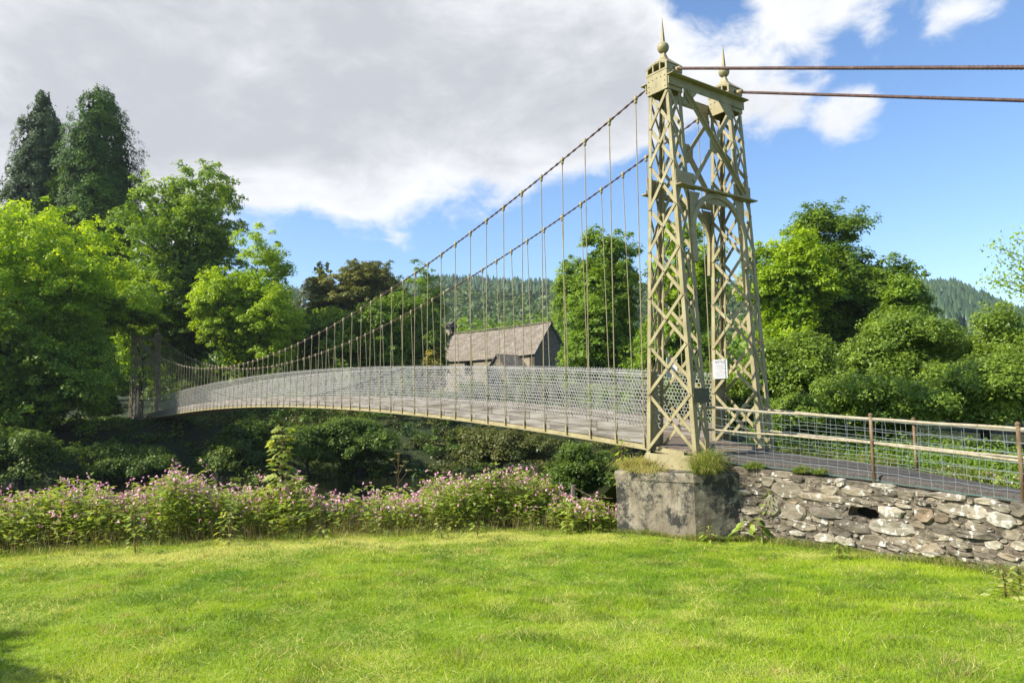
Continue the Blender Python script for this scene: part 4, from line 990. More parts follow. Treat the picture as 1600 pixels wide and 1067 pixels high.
# undergrowth on the far bank and under the span
def bush_bank(name, label, s0, s1, t0, t1, mat, n, leaf, hgt, seed=0, cat='undergrowth'):
    n_c = n // 60; t = rng.uniform(t0, t1, n_c); s = rng.uniform(0, 1, n_c) * (s1 - s0) + s0; s = s + s_far(t)
    x = C0[0] + U_[0] * t + A_[0] * s; y = C0[1] + U_[1] * t + A_[1] * s; z = H(x, y) + (vnoise(x, y, 2.6, seed) ** 1.3) * hgt * rng.uniform(.2, 1.1, n_c)
    nb_ = np.clip((np.abs(t) - 1.3) / 4, 0, 1) + .0; gx = H(x, y); z = gx + (z - gx) * np.where((s > 36) & (t > -11) & (t < 3), .10, .25 + .75 * nb_); kk = ~((np.abs(t) < 1.6) & (s > 50)); x, y, z = x[kk], y[kk], z[kk]; n_c = len(x)
    idx = np.repeat(np.arange(n_c), 60); e = sphere_pts(len(idx)); r_ = rng.random((len(idx), 1)) ** .4 * rng.uniform(.35, .75, n_c)[idx][:, None]
    P = np.stack([x, y, z], 1)[idx] + e * r_ * [1, 1, .6]; T = np.clip(rng.normal(.4, .28, n_c)[idx] + rng.normal(0, .12, len(idx)), 0, 1)
    V, F = leaf_tris(P, e * .5 + [0, 0, .8] + rng.normal(size=e.shape) * .4, leaf * rng.uniform(.6, 1.3, len(P)), .6)
    o = npmesh(name, V, F, mat, np.repeat(T, 3)); tag(o, label, cat, kind='stuff'); return o
bush_bank('bank_undergrowth', 'dark tangled undergrowth along the shaded far bank below the deck', -1.5, 24, -45, 16, M['shade'], 100000, .2, 3.0, 1)
bush_bank('bank_brambles', 'brownish green brambles on the far bank right of the lowest trees', -1.5, 16, 2, 32, M['brownbank'], 52000, .17, 2.0, 2)
for lab, px, top, Y, hw, m_, low in (
        ('leafy bush hanging below the deck under the middle of the span', 560, 642, 44, 75, 'shade', 740),
        ('low shaded bush below the deck, left of the middle of the span', 480, 658, 43, 42, 'shade', 735),
        ('dark bush on the far bank behind the sapling', 380, 655, 47, 70, 'shade', 745),
        ('dark bush on the far bank at the left edge', 35, 655, 40, 80, 'shade', 760),
        ('spreading dark bush beneath the foot of the far tower', 200, 690, 44, 80, 'shade', 758),
        ('dark bush immediately left of the far tower', 150, 582, 56, 46, 'shade', 668),
        ('leafy bush in shade at the left edge, in front of the tree trunks', 75, 575, 50, 70, 'shade', 672),
        ('dark bush behind the far end of the span, right of the far tower', 285, 575, 64, 55, 'shade', 668),
        ('low bush against the near end of the span, left of the pier', 905, 694, 27, 66, 'shade', 790),
        ('dark bushes in front of the church, seen through the netting on its right', 850, 583, 58, 75, 'shade', 670),
        ('dark bush below the sunlit churchyard wall, seen through the netting', 735, 596, 57, 62, 'shade', 665),
        ('dark bush behind the netting left of the near tower', 965, 590, 50, 65, 'syc', 680),
        ('dark bush behind the netting under the rising cables', 610, 592, 64, 80, 'shade', 660),
        ('brown-tinged bush below the deck right of centre', 780, 668, 40, 90, 'brownbank', 735)):
    tree('bank_bush', lab, 'bush', px, top, Y, hw, M[m_], .15 if Y > 30 else .1, 13, 22, 85, .5 if Y > 30 else .3, low_px=low, flat=.7)

# ------------------------------------------------------------------ church
def make_church():
    cx, cy = 2.3, 75.0; ang = math.atan2(.714, -.70)   # local +x runs from the near right corner to the left, away
    gz = float(H(cx, cy)); ea, ri, Wd, Ln = 4.7, 7.95, 5.06, 17.0
    root = empty('stone_church', (cx, cy, gz), ang); tag(root, 'old stone church with long slate roof half hidden behind the netting', 'church')
    e, r = ea - gz, ri - gz
    # local y: negative = towards right/back (perp). long axis x; perp to the right-away = -y
    def wallbox(n, a, b, mat): return MB().box(a, b).build(n, mat, root)
    # front wall with window openings
    mb = MB(); xs = [0, 5.2, 6.4, 9.7, 11.2, 13.0, Ln]; th = .7
    for i in range(len(xs) - 1):
        if i in (3,): mb.box((xs[i], -th, 0), (xs[i + 1], 0, e - 2.1)); mb.box((xs[i], -th, e - .25), (xs[i + 1], 0, e))
        else: mb.box((xs[i], -th, 0), (xs[i + 1], 0, e))
    mb.box((0, -Wd, 0), (Ln, -Wd + th, e)); mb.build('nave_wall', M['church_wall'], root)
    for x0, x1 in ((-.003, th), (Ln - th, Ln + .003)):
        g = MB(); pts = [(-Wd, 0), (0, 0), (0, e), (-Wd / 2, r - .12), (-Wd, e)]
        g.add([(x0, y, z) for y, z in pts] + [(x1, y, z) for y, z in pts], [tuple(range(4, -1, -1)), tuple(range(5, 10))] + [(i, (i + 1) % 5, 5 + (i + 1) % 5, 5 + i) for i in range(5)])
        g.build('gable_wall', M['church_dark'], root)
    w = MB().box((9.75, -.45, e - 2.1), (11.15, -.4, e - .25)).build('window', M['black'], root)
    for k in range(3): MB().box((9.75 + .42 * k + .15, -.4, e - 2.1), (9.75 + .42 * k + .23, -.34, e - .25)).build('mullion', M['oldwood'], w)
    def roof(name, P4, th, uvs):
        P4 = [Vector(p) for p in P4]; n = (P4[1] - P4[0]).cross(P4[3] - P4[0]).normalized()
        if n.z < 0: n = -n
        # subdivided sagging sheet with thickness
        nu, nv = 34, 12; vs = []; uv = []
        for i in range(nu + 1):
            for j in range(nv + 1):
                u, v = i / nu, j / nv; p = (P4[0] * (1 - u) + P4[1] * u) * (1 - v) + (P4[3] * (1 - u) + P4[2] * u) * v
                sag = -.16 * math.sin(math.pi * u) * (P4[1] - P4[0]).length / 17 + .05 * (float(vnoise(p.x * 3, p.y * 3, 2, 3)) - .5)
                vs.append(p + Vector((0, 0, sag))); uv.append((u * uvs[0], v * uvs[1]))
        m = len(vs); vs += [v - n * th for v in vs]
        fs = []; q = nv + 1
        for i in range(nu):
            for j in range(nv): a = i * q + j; fs.append((a, a + q, a + q + 1, a + 1)); fs.append((m + a, m + a + 1, m + a + q + 1, m + a + q))
        for i in range(nu):
            for j in (0, nv): a = i * q + j; fs.append((a, a + q, m + a + q, m + a))
        for j in range(nv):
            for i in (0, nu): a = i * q + j; fs.append((a, a + 1, m + a + 1, m + a))
        o = MB().add(vs, fs).build(name, M['slate'], root); me = o.data; ul = me.uv_layers.new(name='UVMap'); uv2 = uv + uv
        for lp in me.loops: ul.data[lp.index].uv = uv2[lp.vertex_index]
        return o
    o_ = .3
    roof('roof_slope', [(-o_, .3, e - .28), (Ln + o_, .3, e - .28), (Ln + o_, -Wd / 2, r), (-o_, -Wd / 2, r)], .12, (Ln, 4.3))
    roof('roof_slope', [(-o_, -Wd - .3, e - .28), (Ln + o_, -Wd - .3, e - .28), (Ln + o_, -Wd / 2, r), (-o_, -Wd / 2, r)], .12, (Ln, 4.3))
    MB().box((-o_, -Wd / 2 - .12, r - .04), (Ln + o_, -Wd / 2 + .12, r + .07)).build('ridge_tile', M['church_dark'], root)
    # porch with its own gable, projecting forwards
    x0, x1, pj, pe, pr = .5, 4.0, 3.2, 2.7 - gz, 4.5 - gz; xm = (x0 + x1) / 2
    g = MB(); pts = [(x0 + .2, 0), (x1 - .2, 0), (x1 - .2, pe), (xm, pr - .1), (x0 + .2, pe)]
    g.add([(x, pj, z) for x, z in pts] + [(x, pj - .5, z) for x, z in pts], [tuple(range(5)), tuple(range(9, 4, -1))] + [((i + 1) % 5, i, 5 + i, 5 + (i + 1) % 5) for i in range(5)]); g.build('porch_gable', M['church_dark'], root)
    MB().box((x0 + .2, .01, 0), (x0 + .7, pj - .51, pe)).box((x1 - .7, .01, 0), (x1 - .2, pj - .51, pe)).build('porch_wall', M['church_wall'], root)
    roof('porch_roof', [(x0 - .1, pj + .2, pe - .2), (x0 - .1, -.6, pe - .2), (xm, -.6, pr), (xm, pj + .2, pr)], .1, (4, 2.6))
    roof('porch_roof', [(x1 + .1, pj + .2, pe - .2), (x1 + .1, -.6, pe - .2), (xm, -.6, pr), (xm, pj + .2, pr)], .1, (4, 2.6))
    # bellcote at the left end
    bx = Ln - .4; b0 = r - .2
    MB().box((bx - .35, -Wd / 2 - .55, b0), (bx + .35, -Wd / 2 - .28, b0 + 1.0)).box((bx - .35, -Wd / 2 + .28, b0), (bx + .35, -Wd / 2 + .55, b0 + 1.0)).build('bellcote', M['church_wall'], root)
    g = MB(); pts = [(-.8, 1.0), (.8, 1.0), (0, 1.75)]
    g.add([(bx - .5, -Wd / 2 + y, b0 + z) for y, z in pts] + [(bx + .5, -Wd / 2 + y, b0 + z) for y, z in pts], [(2, 1, 0), (3, 4, 5), (0, 1, 4, 3), (1, 2, 5, 4), (2, 0, 3, 5)]); g.build('bellcote_roof', M['slate'], root)
make_church()
def churchyard_wall():
    p = at(688, 572, 66); q = at(752, 590, 60); gz = -1.0
    root = empty('churchyard_wall', ((p[0] + q[0]) / 2, (p[1] + q[1]) / 2, gz)); tag(root, 'sunlit pale stone churchyard wall with a ragged top in front of the church', 'wall')
    V = []; F = []; n = 40; c = ((p[0] + q[0]) / 2, (p[1] + q[1]) / 2)
    for i in range(n + 1):
        u = i / n; x, y = p[0] + (q[0] - p[0]) * u - c[0], p[1] + (q[1] - p[1]) * u - c[1]
        top = 2.3 - 1.7 * u - gz + .35 * float(vnoise(u * 10, 1, 1, 6)) + .25 * float(vnoise(u * 34, 1, 1, 7))
        V += [(x, y, -1), (x, y, top), (x + .3, y + .5, top), (x + .3, y + .5, -1)]
    for i in range(n):
        for k in range(3): F.append((i * 4 + k, i * 4 + k + 1, i * 4 + 5 + k, i * 4 + 4 + k))
    MB().add(V, F).build('wall_face', M['church_wall'], root)
churchyard_wall()

# ------------------------------------------------------------------ hills: woods
def far_woods():
    def place(n, xr, yr, vis):
        x = rng.uniform(-1, 1, n); Yd = rng.uniform(*yr, n); px = rng.uniform(*xr, n); X = (px - 800) / FPX * Yd
        return X, Yd
    def cones(name, label, X, Y, h, mat, seed):
        n = len(X); Z = H(X, Y); hh = h * rng.uniform(.7, 1.25, n); rr = hh * rng.uniform(.17, .25, n); V = []; F = []; k = 7; T = []
        tiers = [(.1, 1.0, .5), (.35, .75, .78), (.6, .5, 1.0)]; tt = np.clip(rng.normal(.4, .3, n), 0, 1); off = 0
        for z0, r_, z1 in tiers:
            a = rng.random((n, 1)) * 6.28 + np.arange(k)[None] * 2 * math.pi / k; jr = r_ * rr[:, None] * rng.uniform(.6, 1.3, (n, k))
            ring = np.stack([X[:, None] + jr * np.cos(a), Y[:, None] + jr * np.sin(a), (Z + hh * z0)[:, None] + hh[:, None] * rng.uniform(-.06, .06, (n, k))], -1)
            tip = np.stack([X, Y, Z + hh * z1], -1)[:, None]
            blk = np.concatenate([ring, tip], 1).reshape(-1, 3); b0 = off + np.arange(n)[:, None] * (k + 1)
            i = np.arange(k)[None]; f = np.stack([b0 + i, b0 + (i + 1) % k, np.broadcast_to(b0 + k, (n, k))], -1).reshape(-1, 3)
            V.append(blk); F.append(f); off += len(blk); T.append(np.repeat(tt, k + 1))
        o = npmesh(name, np.concatenate(V), np.concatenate(F), mat, np.concatenate(T)); tag(o, label, 'forest', kind='stuff')
    def blobs(name, label, X, Y, h, mat, nl=42, ls=1.6):
        n = len(X); Z = H(X, Y); idx = np.repeat(np.arange(n), nl); e = sphere_pts(len(idx)); e[:, 2] = np.abs(e[:, 2]) * 1.1 - .15
        hh = h * rng.uniform(.7, 1.2, n); P = np.stack([X, Y, Z + hh * .55], 1)[idx] + e * (hh * .42)[idx][:, None] * rng.uniform(.7, 1.05, (len(idx), 1))
        T = np.clip(np.clip(rng.normal(.45, .3, n), 0, 1)[idx] + rng.normal(0, .1, len(idx)), 0, 1)
        V, F = leaf_tris(P, e + rng.normal(size=e.shape) * .35, ls * rng.uniform(.7, 1.3, len(idx)), .8)
        o = npmesh(name, V, F, mat, np.repeat(T, 3)); tag(o, label, 'woodland', kind='stuff')
    Xc, Yc = place(2300, (560, 980), (430, 690), 0); cones('conifer_forest', 'dark blue-green conifer forest along the distant ridge in the centre', Xc, Yc, 14, M['farpine'], 1)
    Xc, Yc = place(3200, (1340, 1720), (300, 690), 0); cones('conifer_forest', 'conifer plantation covering the distant hill on the right', Xc, Yc, 14, M['farpine'], 2)
    Xc, Yc = place(1700, (560, 980), (230, 500), 0); blobs('hill_woodland', 'mixed green broadleaf wood on the lower slope of the distant hill', Xc, Yc, 12, M['farleaf'], 40, 2.0)
    Xc, Yc = place(170, (640, 900), (115, 215), 0); blobs('valley_woodland', 'bright green treetops directly behind the church roof', Xc, Yc, 13, M['syc'], 260, .75)
    Xc, Yc = place(260, (1330, 1700), (110, 260), 0); blobs('valley_woodland', 'mid green trees at the foot of the right hand hill', Xc, Yc, 10, M['farleaf'], 120, .9)
    Xc, Yc = place(1500, (-250, 600), (190, 620), 0); blobs('hill_woodland', 'green wood on the hill behind the trees on the left', Xc, Yc, 12, M['farleaf'], 26, 2.4)
    Xc, Yc = place(1300, (960, 1400), (170, 620), 0); blobs('hill_woodland', 'green wood on the hill behind the near tower', Xc, Yc, 12, M['farleaf'], 26, 2.4)
    Xc, Yc = place(330, (-250, 660), (98, 190), 0); blobs('valley_woodland', 'dark green wood filling in behind the trees on the left', Xc, Yc, 10, M['oak'], 130, .9)
    Xc, Yc = place(150, (860, 1340), (80, 160), 0); blobs('valley_woodland', 'green wood filling in behind the near tower', Xc, Yc, 9, M['syc'], 130, .85)
    rest = rng.uniform(-1, 1, (2200, 2)) * [1500, 0] + [0, 0]; X = rng.uniform(-900, 1300, 1800); Y = rng.uniform(420, 1000, 1800)
    pxs = X / Y * FPX + 800; keep = ((pxs < 560) | ((pxs > 980) & (pxs < 1340)) | (pxs > 1720)); cones('conifer_forest', 'far conifers on the ridge hidden by the nearer trees', X[keep], Y[keep], 14, M['farpine'], 3)
    for lab, px, py, Yr, sz in (('pinkish rock outcrop among the trees on the central hill', 748, 440, 560, 9), ('grey crag below the skyline right of centre on the hill', 862, 452, 560, 8)):
        p = at(px, py, Yr); zz = float(H(p[0], p[1])); mb = MB(); n = 9; vs = []
        for j in range(6):
            for k in range(n): a = 2 * math.pi * k / n; r_ = sz * (1 - .13 * j) * random.uniform(.7, 1.2); vs.append((r_ * math.cos(a) * 1.3, r_ * math.sin(a) * .6, -6 + (p[2] - zz + 6 + 3) * j / 5 + random.uniform(-1, 1)))
        fs = [(j * n + k, j * n + (k + 1) % n, (j + 1) * n + (k + 1) % n, (j + 1) * n + k) for j in range(5) for k in range(n)] + [tuple(5 * n + k for k in range(n))]
        o = mb.add(vs, fs).build('rock_outcrop', M['cliff']); o.location = (p[0], p[1], zz); tag(o, lab, 'rock')
far_woods()

# ------------------------------------------------------------------ grass
def in_lawn(x, y):
    s, t = st(x, y); wtv = np.interp(s, WS, WT)
    ok = (s < s_edge(t) + .35) & ~((s < -.9) & (t > wtv - .02)) & ~((t > -1.0) & (s > -1.3))
    # keep clear of the pier: polygon test by half planes in (t,s)
    pier = (t > -2.05) & (s > -1.25 - 0) & (s < .95) & ((s - .47) * (-1.54 + 2.03) - (t + 2.03) * (-.84 - .47) > 0)
    return ok & ~pier
def blades(x, y, z, h, w, lean, tint, name, mat, label=None, parent=None, cat='grass'):
    n = len(x); a = rng.random(n) * 6.283; la = rng.random(n) * 6.283
    dx, dy = np.cos(a) * w / 2, np.sin(a) * w / 2; lx, ly = np.cos(la) * lean * h, np.sin(la) * lean * h
    V = np.empty((n, 5, 3)); V[:, 0] = np.stack([x - dx, y - dy, z - .01], 1); V[:, 1] = np.stack([x + dx, y + dy, z - .01], 1)
    V[:, 2] = np.stack([x + dx * .7 + lx * .35, y + dy * .7 + ly * .35, z + h * .6], 1); V[:, 3] = np.stack([x - dx * .7 + lx * .35, y - dy * .7 + ly * .35, z + h * .6], 1)
    V[:, 4] = np.stack([x + lx, y + ly, z + h * (1 - .3 * lean)], 1)
    b = np.arange(n)[:, None] * 5; F = np.concatenate([b + [0, 1, 2], b + [0, 2, 3], b + [3, 2, 4]])
    o = npmesh(name, V.reshape(-1, 3), F, mat, np.repeat(tint, 5), parent); tag(o, label, cat if parent is None else None, kind='stuff'); return o
def tri_blades(x, y, z, h, w, lean, tint, name, mat, label, cat='grass'):
    n = len(x); a = rng.random(n) * 6.283; la = rng.random(n) * 6.283
    dx, dy = np.cos(a) * w / 2, np.sin(a) * w / 2; V = np.empty((n, 3, 3)); V[:, 0] = np.stack([x - dx, y - dy, z - .012], 1); V[:, 1] = np.stack([x + dx, y + dy, z - .012], 1)
    V[:, 2] = np.stack([x + np.cos(la) * lean * h, y + np.sin(la) * lean * h, z + h * (1 - .25 * lean)], 1)
    o = npmesh(name, V.reshape(-1, 3), np.arange(n * 3).reshape(-1, 3), mat, np.repeat(tint, 3)); tag(o, label, cat, kind='stuff'); return o
def straw_map(x, y):
    s, t = st(x, y); e = s_edge(t) - s
    band = np.exp(-((e - 1.1) / 1.2) ** 2) * .55 * np.clip((8 - np.abs(x + 2)) / 6, 0.3, 1)
    return np.clip(.09 + 1.9 * band * (.3 + 1.2 * vnoise(x, y, .9, 11)) + 1.5 * np.clip(vnoise(x, y, .35, 12) - .55, 0, 1) * vnoise(x, y, 2.2, 15) * 1.5 + 1.1 * np.clip(vnoise(x, y, 1.3, 13) - .58, 0, 1), 0, 1)
def make_grass():
    n = 860000; Y = 3.4 + 10.8 * rng.random(n) ** .85; X = (rng.uniform(-80, 1680, n) - 800) / FPX * Y * 1.0
    k = in_lawn(X, Y); X = X[k]; Y = Y[k]; keep = rng.random(len(X)) < np.clip(.62 + .4 * Y / 13, 0, 1); X = X[keep]; Y = Y[keep]
    n = len(X); sm_ = straw_map(X, Y); isstraw = rng.random(n) < sm_ * .95
    tint = np.clip(np.where(isstraw, rng.uniform(.5, 1, n), rng.normal(.0, .08, n) + .30 * vnoise(X, Y, .35, 21) + .28 * (vnoise(X, Y, 1.4, 22) - .35) + .12 * (vnoise(X, Y, 3.5, 23) - .3)), 0, 1)
    tuft = vnoise(X, Y, .22, 31) * .6 + vnoise(X, Y, .75, 32) * .4
    h = (.020 + .055 * tuft ** 1.8) * rng.uniform(.5, 1.35, n) + sm_ * .02; w = (.0042 + .0006 * Y) * rng.uniform(.7, 1.3, n)
    tri_blades(X, Y, H(X, Y), h, w, rng.uniform(.3, 1.5, n) + isstraw * 1.6, tint, 'lawn_grass', M['grass'], 'bright green short lawn grass with straw-coloured patches across the foreground')
    # rough clumps of longer blades, and dead fibres lying on the sward
    nc = 900; cy = 4.0 + 9.5 * rng.random(nc); cx = (rng.uniform(-60, 1660, nc) - 800) / FPX * cy; kc = in_lawn(cx, cy); cx, cy = cx[kc], cy[kc]; nc = len(cx)
    cr = rng.uniform(.05, .2, nc); cnt = (cr * 620).astype(int); idx = np.repeat(np.arange(nc), cnt); a = rng.random(len(idx)) * 6.283; rr = cr[idx] * rng.random(len(idx)) ** .6
    X = cx[idx] + np.cos(a) * rr * 1.4; Y = cy[idx] + np.sin(a) * rr; n = len(X); ct = rng.random(nc)
    tri_blades(X, Y, H(X, Y), rng.uniform(.05, .115, nc)[idx] * (1.15 - .6 * rr / cr[idx]) * rng.uniform(.5, 1.2, n), (.004 + .0005 * Y), rng.uniform(.2, 1.3, n), np.clip(np.where(ct[idx] < .25, rng.uniform(.4, 1, n), rng.uniform(0, .22, n)), 0, 1), 'lawn_clumps', M['roughgrass'], 'scattered rougher darker clumps of grass in the lawn')
    n = 24000; Y = 3.6 + 10 * rng.random(n) ** .9; X = (rng.uniform(-60, 1660, n) - 800) / FPX * Y; k = in_lawn(X, Y) & (rng.random(n) < .12 + straw_map(X, Y) * 1.6); X, Y = X[k], Y[k]; n = len(X)
    tri_blades(X, Y, H(X, Y) + .02 + rng.random(n) * .02, rng.uniform(.02, .06, n), .0035 + .0005 * Y, rng.uniform(1.2, 3.2, n), rng.uniform(.6, 1, n), 'dead_grass', M['grass'], 'pale dead grass fibres lying across the lawn')
    # sparse side strips for other viewpoints
    n = 60000; X = rng.uniform(-16, 10, n); Y = rng.uniform(-2, 13, n); k = in_lawn(X, Y) & (np.abs(X) > (.75 * Y + .2)); X = X[k]; Y = Y[k]; n = len(X)
    tri_blades(X, Y, H(X, Y), .07 * rng.uniform(.6, 1.4, n), np.full(n, .014), rng.uniform(.1, .9, n), np.clip(rng.normal(.15, .1, n), 0, 1), 'side_grass', M['grass'], 'lawn grass continuing beyond the edges of the view')
    # long rough fringe where the lawn meets the balsam, the wall and the pier
    xs = []; ys = []
    t = rng.uniform(-15, -2.0, 16000); s = s_edge(t) + rng.normal(.05, .22, len(t)); xs.append(C0[0] + U_[0] * t + A_[0] * s); ys.append(C0[1] + U_[1] * t + A_[1] * s)
    s = rng.uniform(-9, -1.2, 7000); t = np.interp(s, WS, WT) - .04 - np.abs(rng.normal(0, .12, len(s))); xs.append(C0[0] + U_[0] * t + A_[0] * s); ys.append(C0[1] + U_[1] * t + A_[1] * s)
    u = rng.random(2500); a = rng.random(2500) < .6
    t = np.where(a, -2.03 + u * .49, -1.54 + u * .74) - .05 - np.abs(rng.normal(0, .06, 2500)); s = np.where(a, .47 - u * 1.31, -.84 - u * .38) - np.where(a, 0.02, .05); xs.append(C0[0] + U_[0] * t + A_[0] * s); ys.append(C0[1] + U_[1] * t + A_[1] * s)
    X = np.concatenate(xs); Y = np.concatenate(ys); n = len(X); st_ = rng.random(n) < .22 + .3 * vnoise(X, Y, .6, 9)
    blades(X, Y, H(X, Y), rng.uniform(.04, .17, n) * (.5 + 1.0 * vnoise(X, Y, .4, 8)), np.full(n, .0055), rng.uniform(.2, 1.2, n), np.where(st_, rng.uniform(.4, .9, n), rng.uniform(0, .2, n)), 'edge_grass', M['roughgrass'], 'longer rough grass along the foot of the flowers, pier and wall')
make_grass()

def tuft(label, t, s, z, n, h, spread, mat, droop=.5, strawp=.3, name='grass_tuft', cat='grass tuft', drift=(0, 0)):
    x0, y0 = wpos(t, s); root = empty(name, (x0, y0, z)); tag(root, label, cat)
    # curved blades of three segments
    a = rng.random(n) * 6.283; r0 = spread * np.sqrt(rng.random(n)); b = rng.random(n) * 6.283; hh = h * rng.uniform(.25, 1.35, n) * (1.15 - .6 * r0 / spread); ln = rng.uniform(.15, 1.3, n) * droop * 1.25
    x = r0 * np.cos(b) * 1.3; y = r0 * np.sin(b); dx = np.cos(a); dy = np.sin(a); w = .0045 * rng.uniform(.7, 1.4, n); px, py = -dy, dx
    V = np.empty((n, 7, 3)); 
    for j, (f, zf, wf) in enumerate(((0, 0, 1), (.25, .5, .9), (.75, .85, .6))):
        cx = x + dx * hh * ln * f * 1.2 + drift[0] * f; cy = y + dy * hh * ln * f * 1.2 + drift[1] * f; cz = hh * zf * (1 - .25 * ln * f)
        V[:, j * 2] = np.stack([cx - px * w * wf, cy - py * w * wf, cz], 1); V[:, j * 2 + 1] = np.stack([cx + px * w * wf, cy + py * w * wf, cz], 1)
    V[:, 6] = np.stack([x + dx * hh * ln * 1.5 + drift[0], y + dy * hh * ln * 1.5 + drift[1], hh * (1.0 - .7 * ln)], 1)
    b_ = np.arange(n)[:, None] * 7; F = np.concatenate([b_ + q for q in ([0, 1, 3], [0, 3, 2], [2, 3, 5], [2, 5, 4], [4, 5, 6])])
    T = np.where(rng.random(n) < strawp, rng.uniform(.5, 1, n), rng.uniform(0, .25, n)); npmesh('blades', V.reshape(-1, 3), F, mat, np.repeat(T, 7), root)
    return root
tuft('pale dry grass tuft on the left top edge of the pier', -1.45, .55, -1.33, 700, .26, .26, M['roughgrass'], 1.1, .75)
tuft('low grass fringe in front of the base plate on the pier top', -1.62, .25, -1.33, 500, .10, .24, M['roughgrass'], .6, .5)
tuft('straggling dry grass hanging over the front edge of the pier', -1.72, .0, -1.335, 260, .16, .3, M['roughgrass'], 1.3, .8)
tuft('tall fluffy green grass tuft at the right foot of the near pillar', -1.12, -.78, -1.30, 1100, .42, .19, M['roughgrass'], .75, .35)
tuft('bright green grass hanging over the right corner of the pier', -1.33, -.92, -1.33, 900, .24, .16, M['roughgrass'], .9, .25)
tuft('bright green grass tuft on the path edge just right of the pier', -.72, -1.45, -1.25, 500, .12, .15, M['roughgrass'], .8, .1)
tuft('small bright green tuft on top of the wall left of the first railing post', -.66, -2.25, -1.27, 420, .12, .11, M['roughgrass'], .8, .1)
tuft('second small tuft on the wall top beside the path', -.66, -2.55, -1.27, 350, .11, .09, M['roughgrass'], .8, .1)
for k, (s_, lab) in enumerate(((-1.0, 'grass verge clump at the far edge of the path by the tower'), (-2.2, 'grass verge clump at the far edge of the path left of the middle post'), (-3.6, 'grass verge clump at the far path edge behind the middle post'), (-4.9, 'grass verge clump at the far path edge near the right edge'))):
    tuft(lab, 1.35, s_, FE(s_) - .08, 1100, .22, .5, M['roughgrass'], .8, .2)

def verge():
    n = 1200; s = rng.uniform(-11, .3, n); t = 1.5 + rng.random(n) ** 1.1 * 3.2; h = rng.uniform(.06, .42, n) * (.2 + t * .25)
    x = C0[0] + U_[0] * t + A_[0] * s; y = C0[1] + U_[1] * t + A_[1] * s; z = np.interp(s, [-12, -4.6, -2.9, .6], [-2.1, -1.55, -1.36, -1.1]) - .02
    idx = np.repeat(np.arange(n), 34); P = np.stack([x[idx] + rng.normal(0, .13, len(idx)), y[idx] + rng.normal(0, .13, len(idx)), z[idx] + h[idx] * rng.random(len(idx))], 1)
    V, F = leaf_quads(P, rng.normal(size=P.shape) * .5 + [-.2, -.2, .8], .07 * rng.uniform(.6, 1.4, len(P)), .5)
    o = npmesh('verge_plants', V, F, M['oak'], np.repeat(np.clip(rng.normal(.45, .25, n)[idx] + rng.normal(0, .1, len(idx)), 0, 1), 4)); tag(o, 'low leafy verge plants between the path and the hedge', 'plants', kind='stuff')
    for k, (px, py, Y, lab) in enumerate(((1483, 742, 11.2, 'small pink-flowered plant behind the far railing, left of two'), (1562, 746, 10.4, 'small pink-flowered plant behind the far railing, right of two'))):
        p = at(px, py, Y); root = empty('balsam_plant', (p[0], p[1], p[2] - .35)); tag(root, lab, 'plant')
        for m_, nn, sz, rad, zc_, nm in ((M['balsam'], 90, .09, .14, .2, 'leaf'), (M['pink'], 26, .035, .07, .36, 'flower')):
            Q = rng.normal(size=(nn, 3)) * [rad, rad, rad * .9] + [0, 0, zc_]; V, F = leaf_quads(Q, rng.normal(size=(nn, 3)) + [-.4, -.6, .4], sz * rng.uniform(.7, 1.2, nn), .6); npmesh(nm, V, F, m_, np.repeat(rng.random(nn), 4), root)['kind'] = 'stuff'
verge()

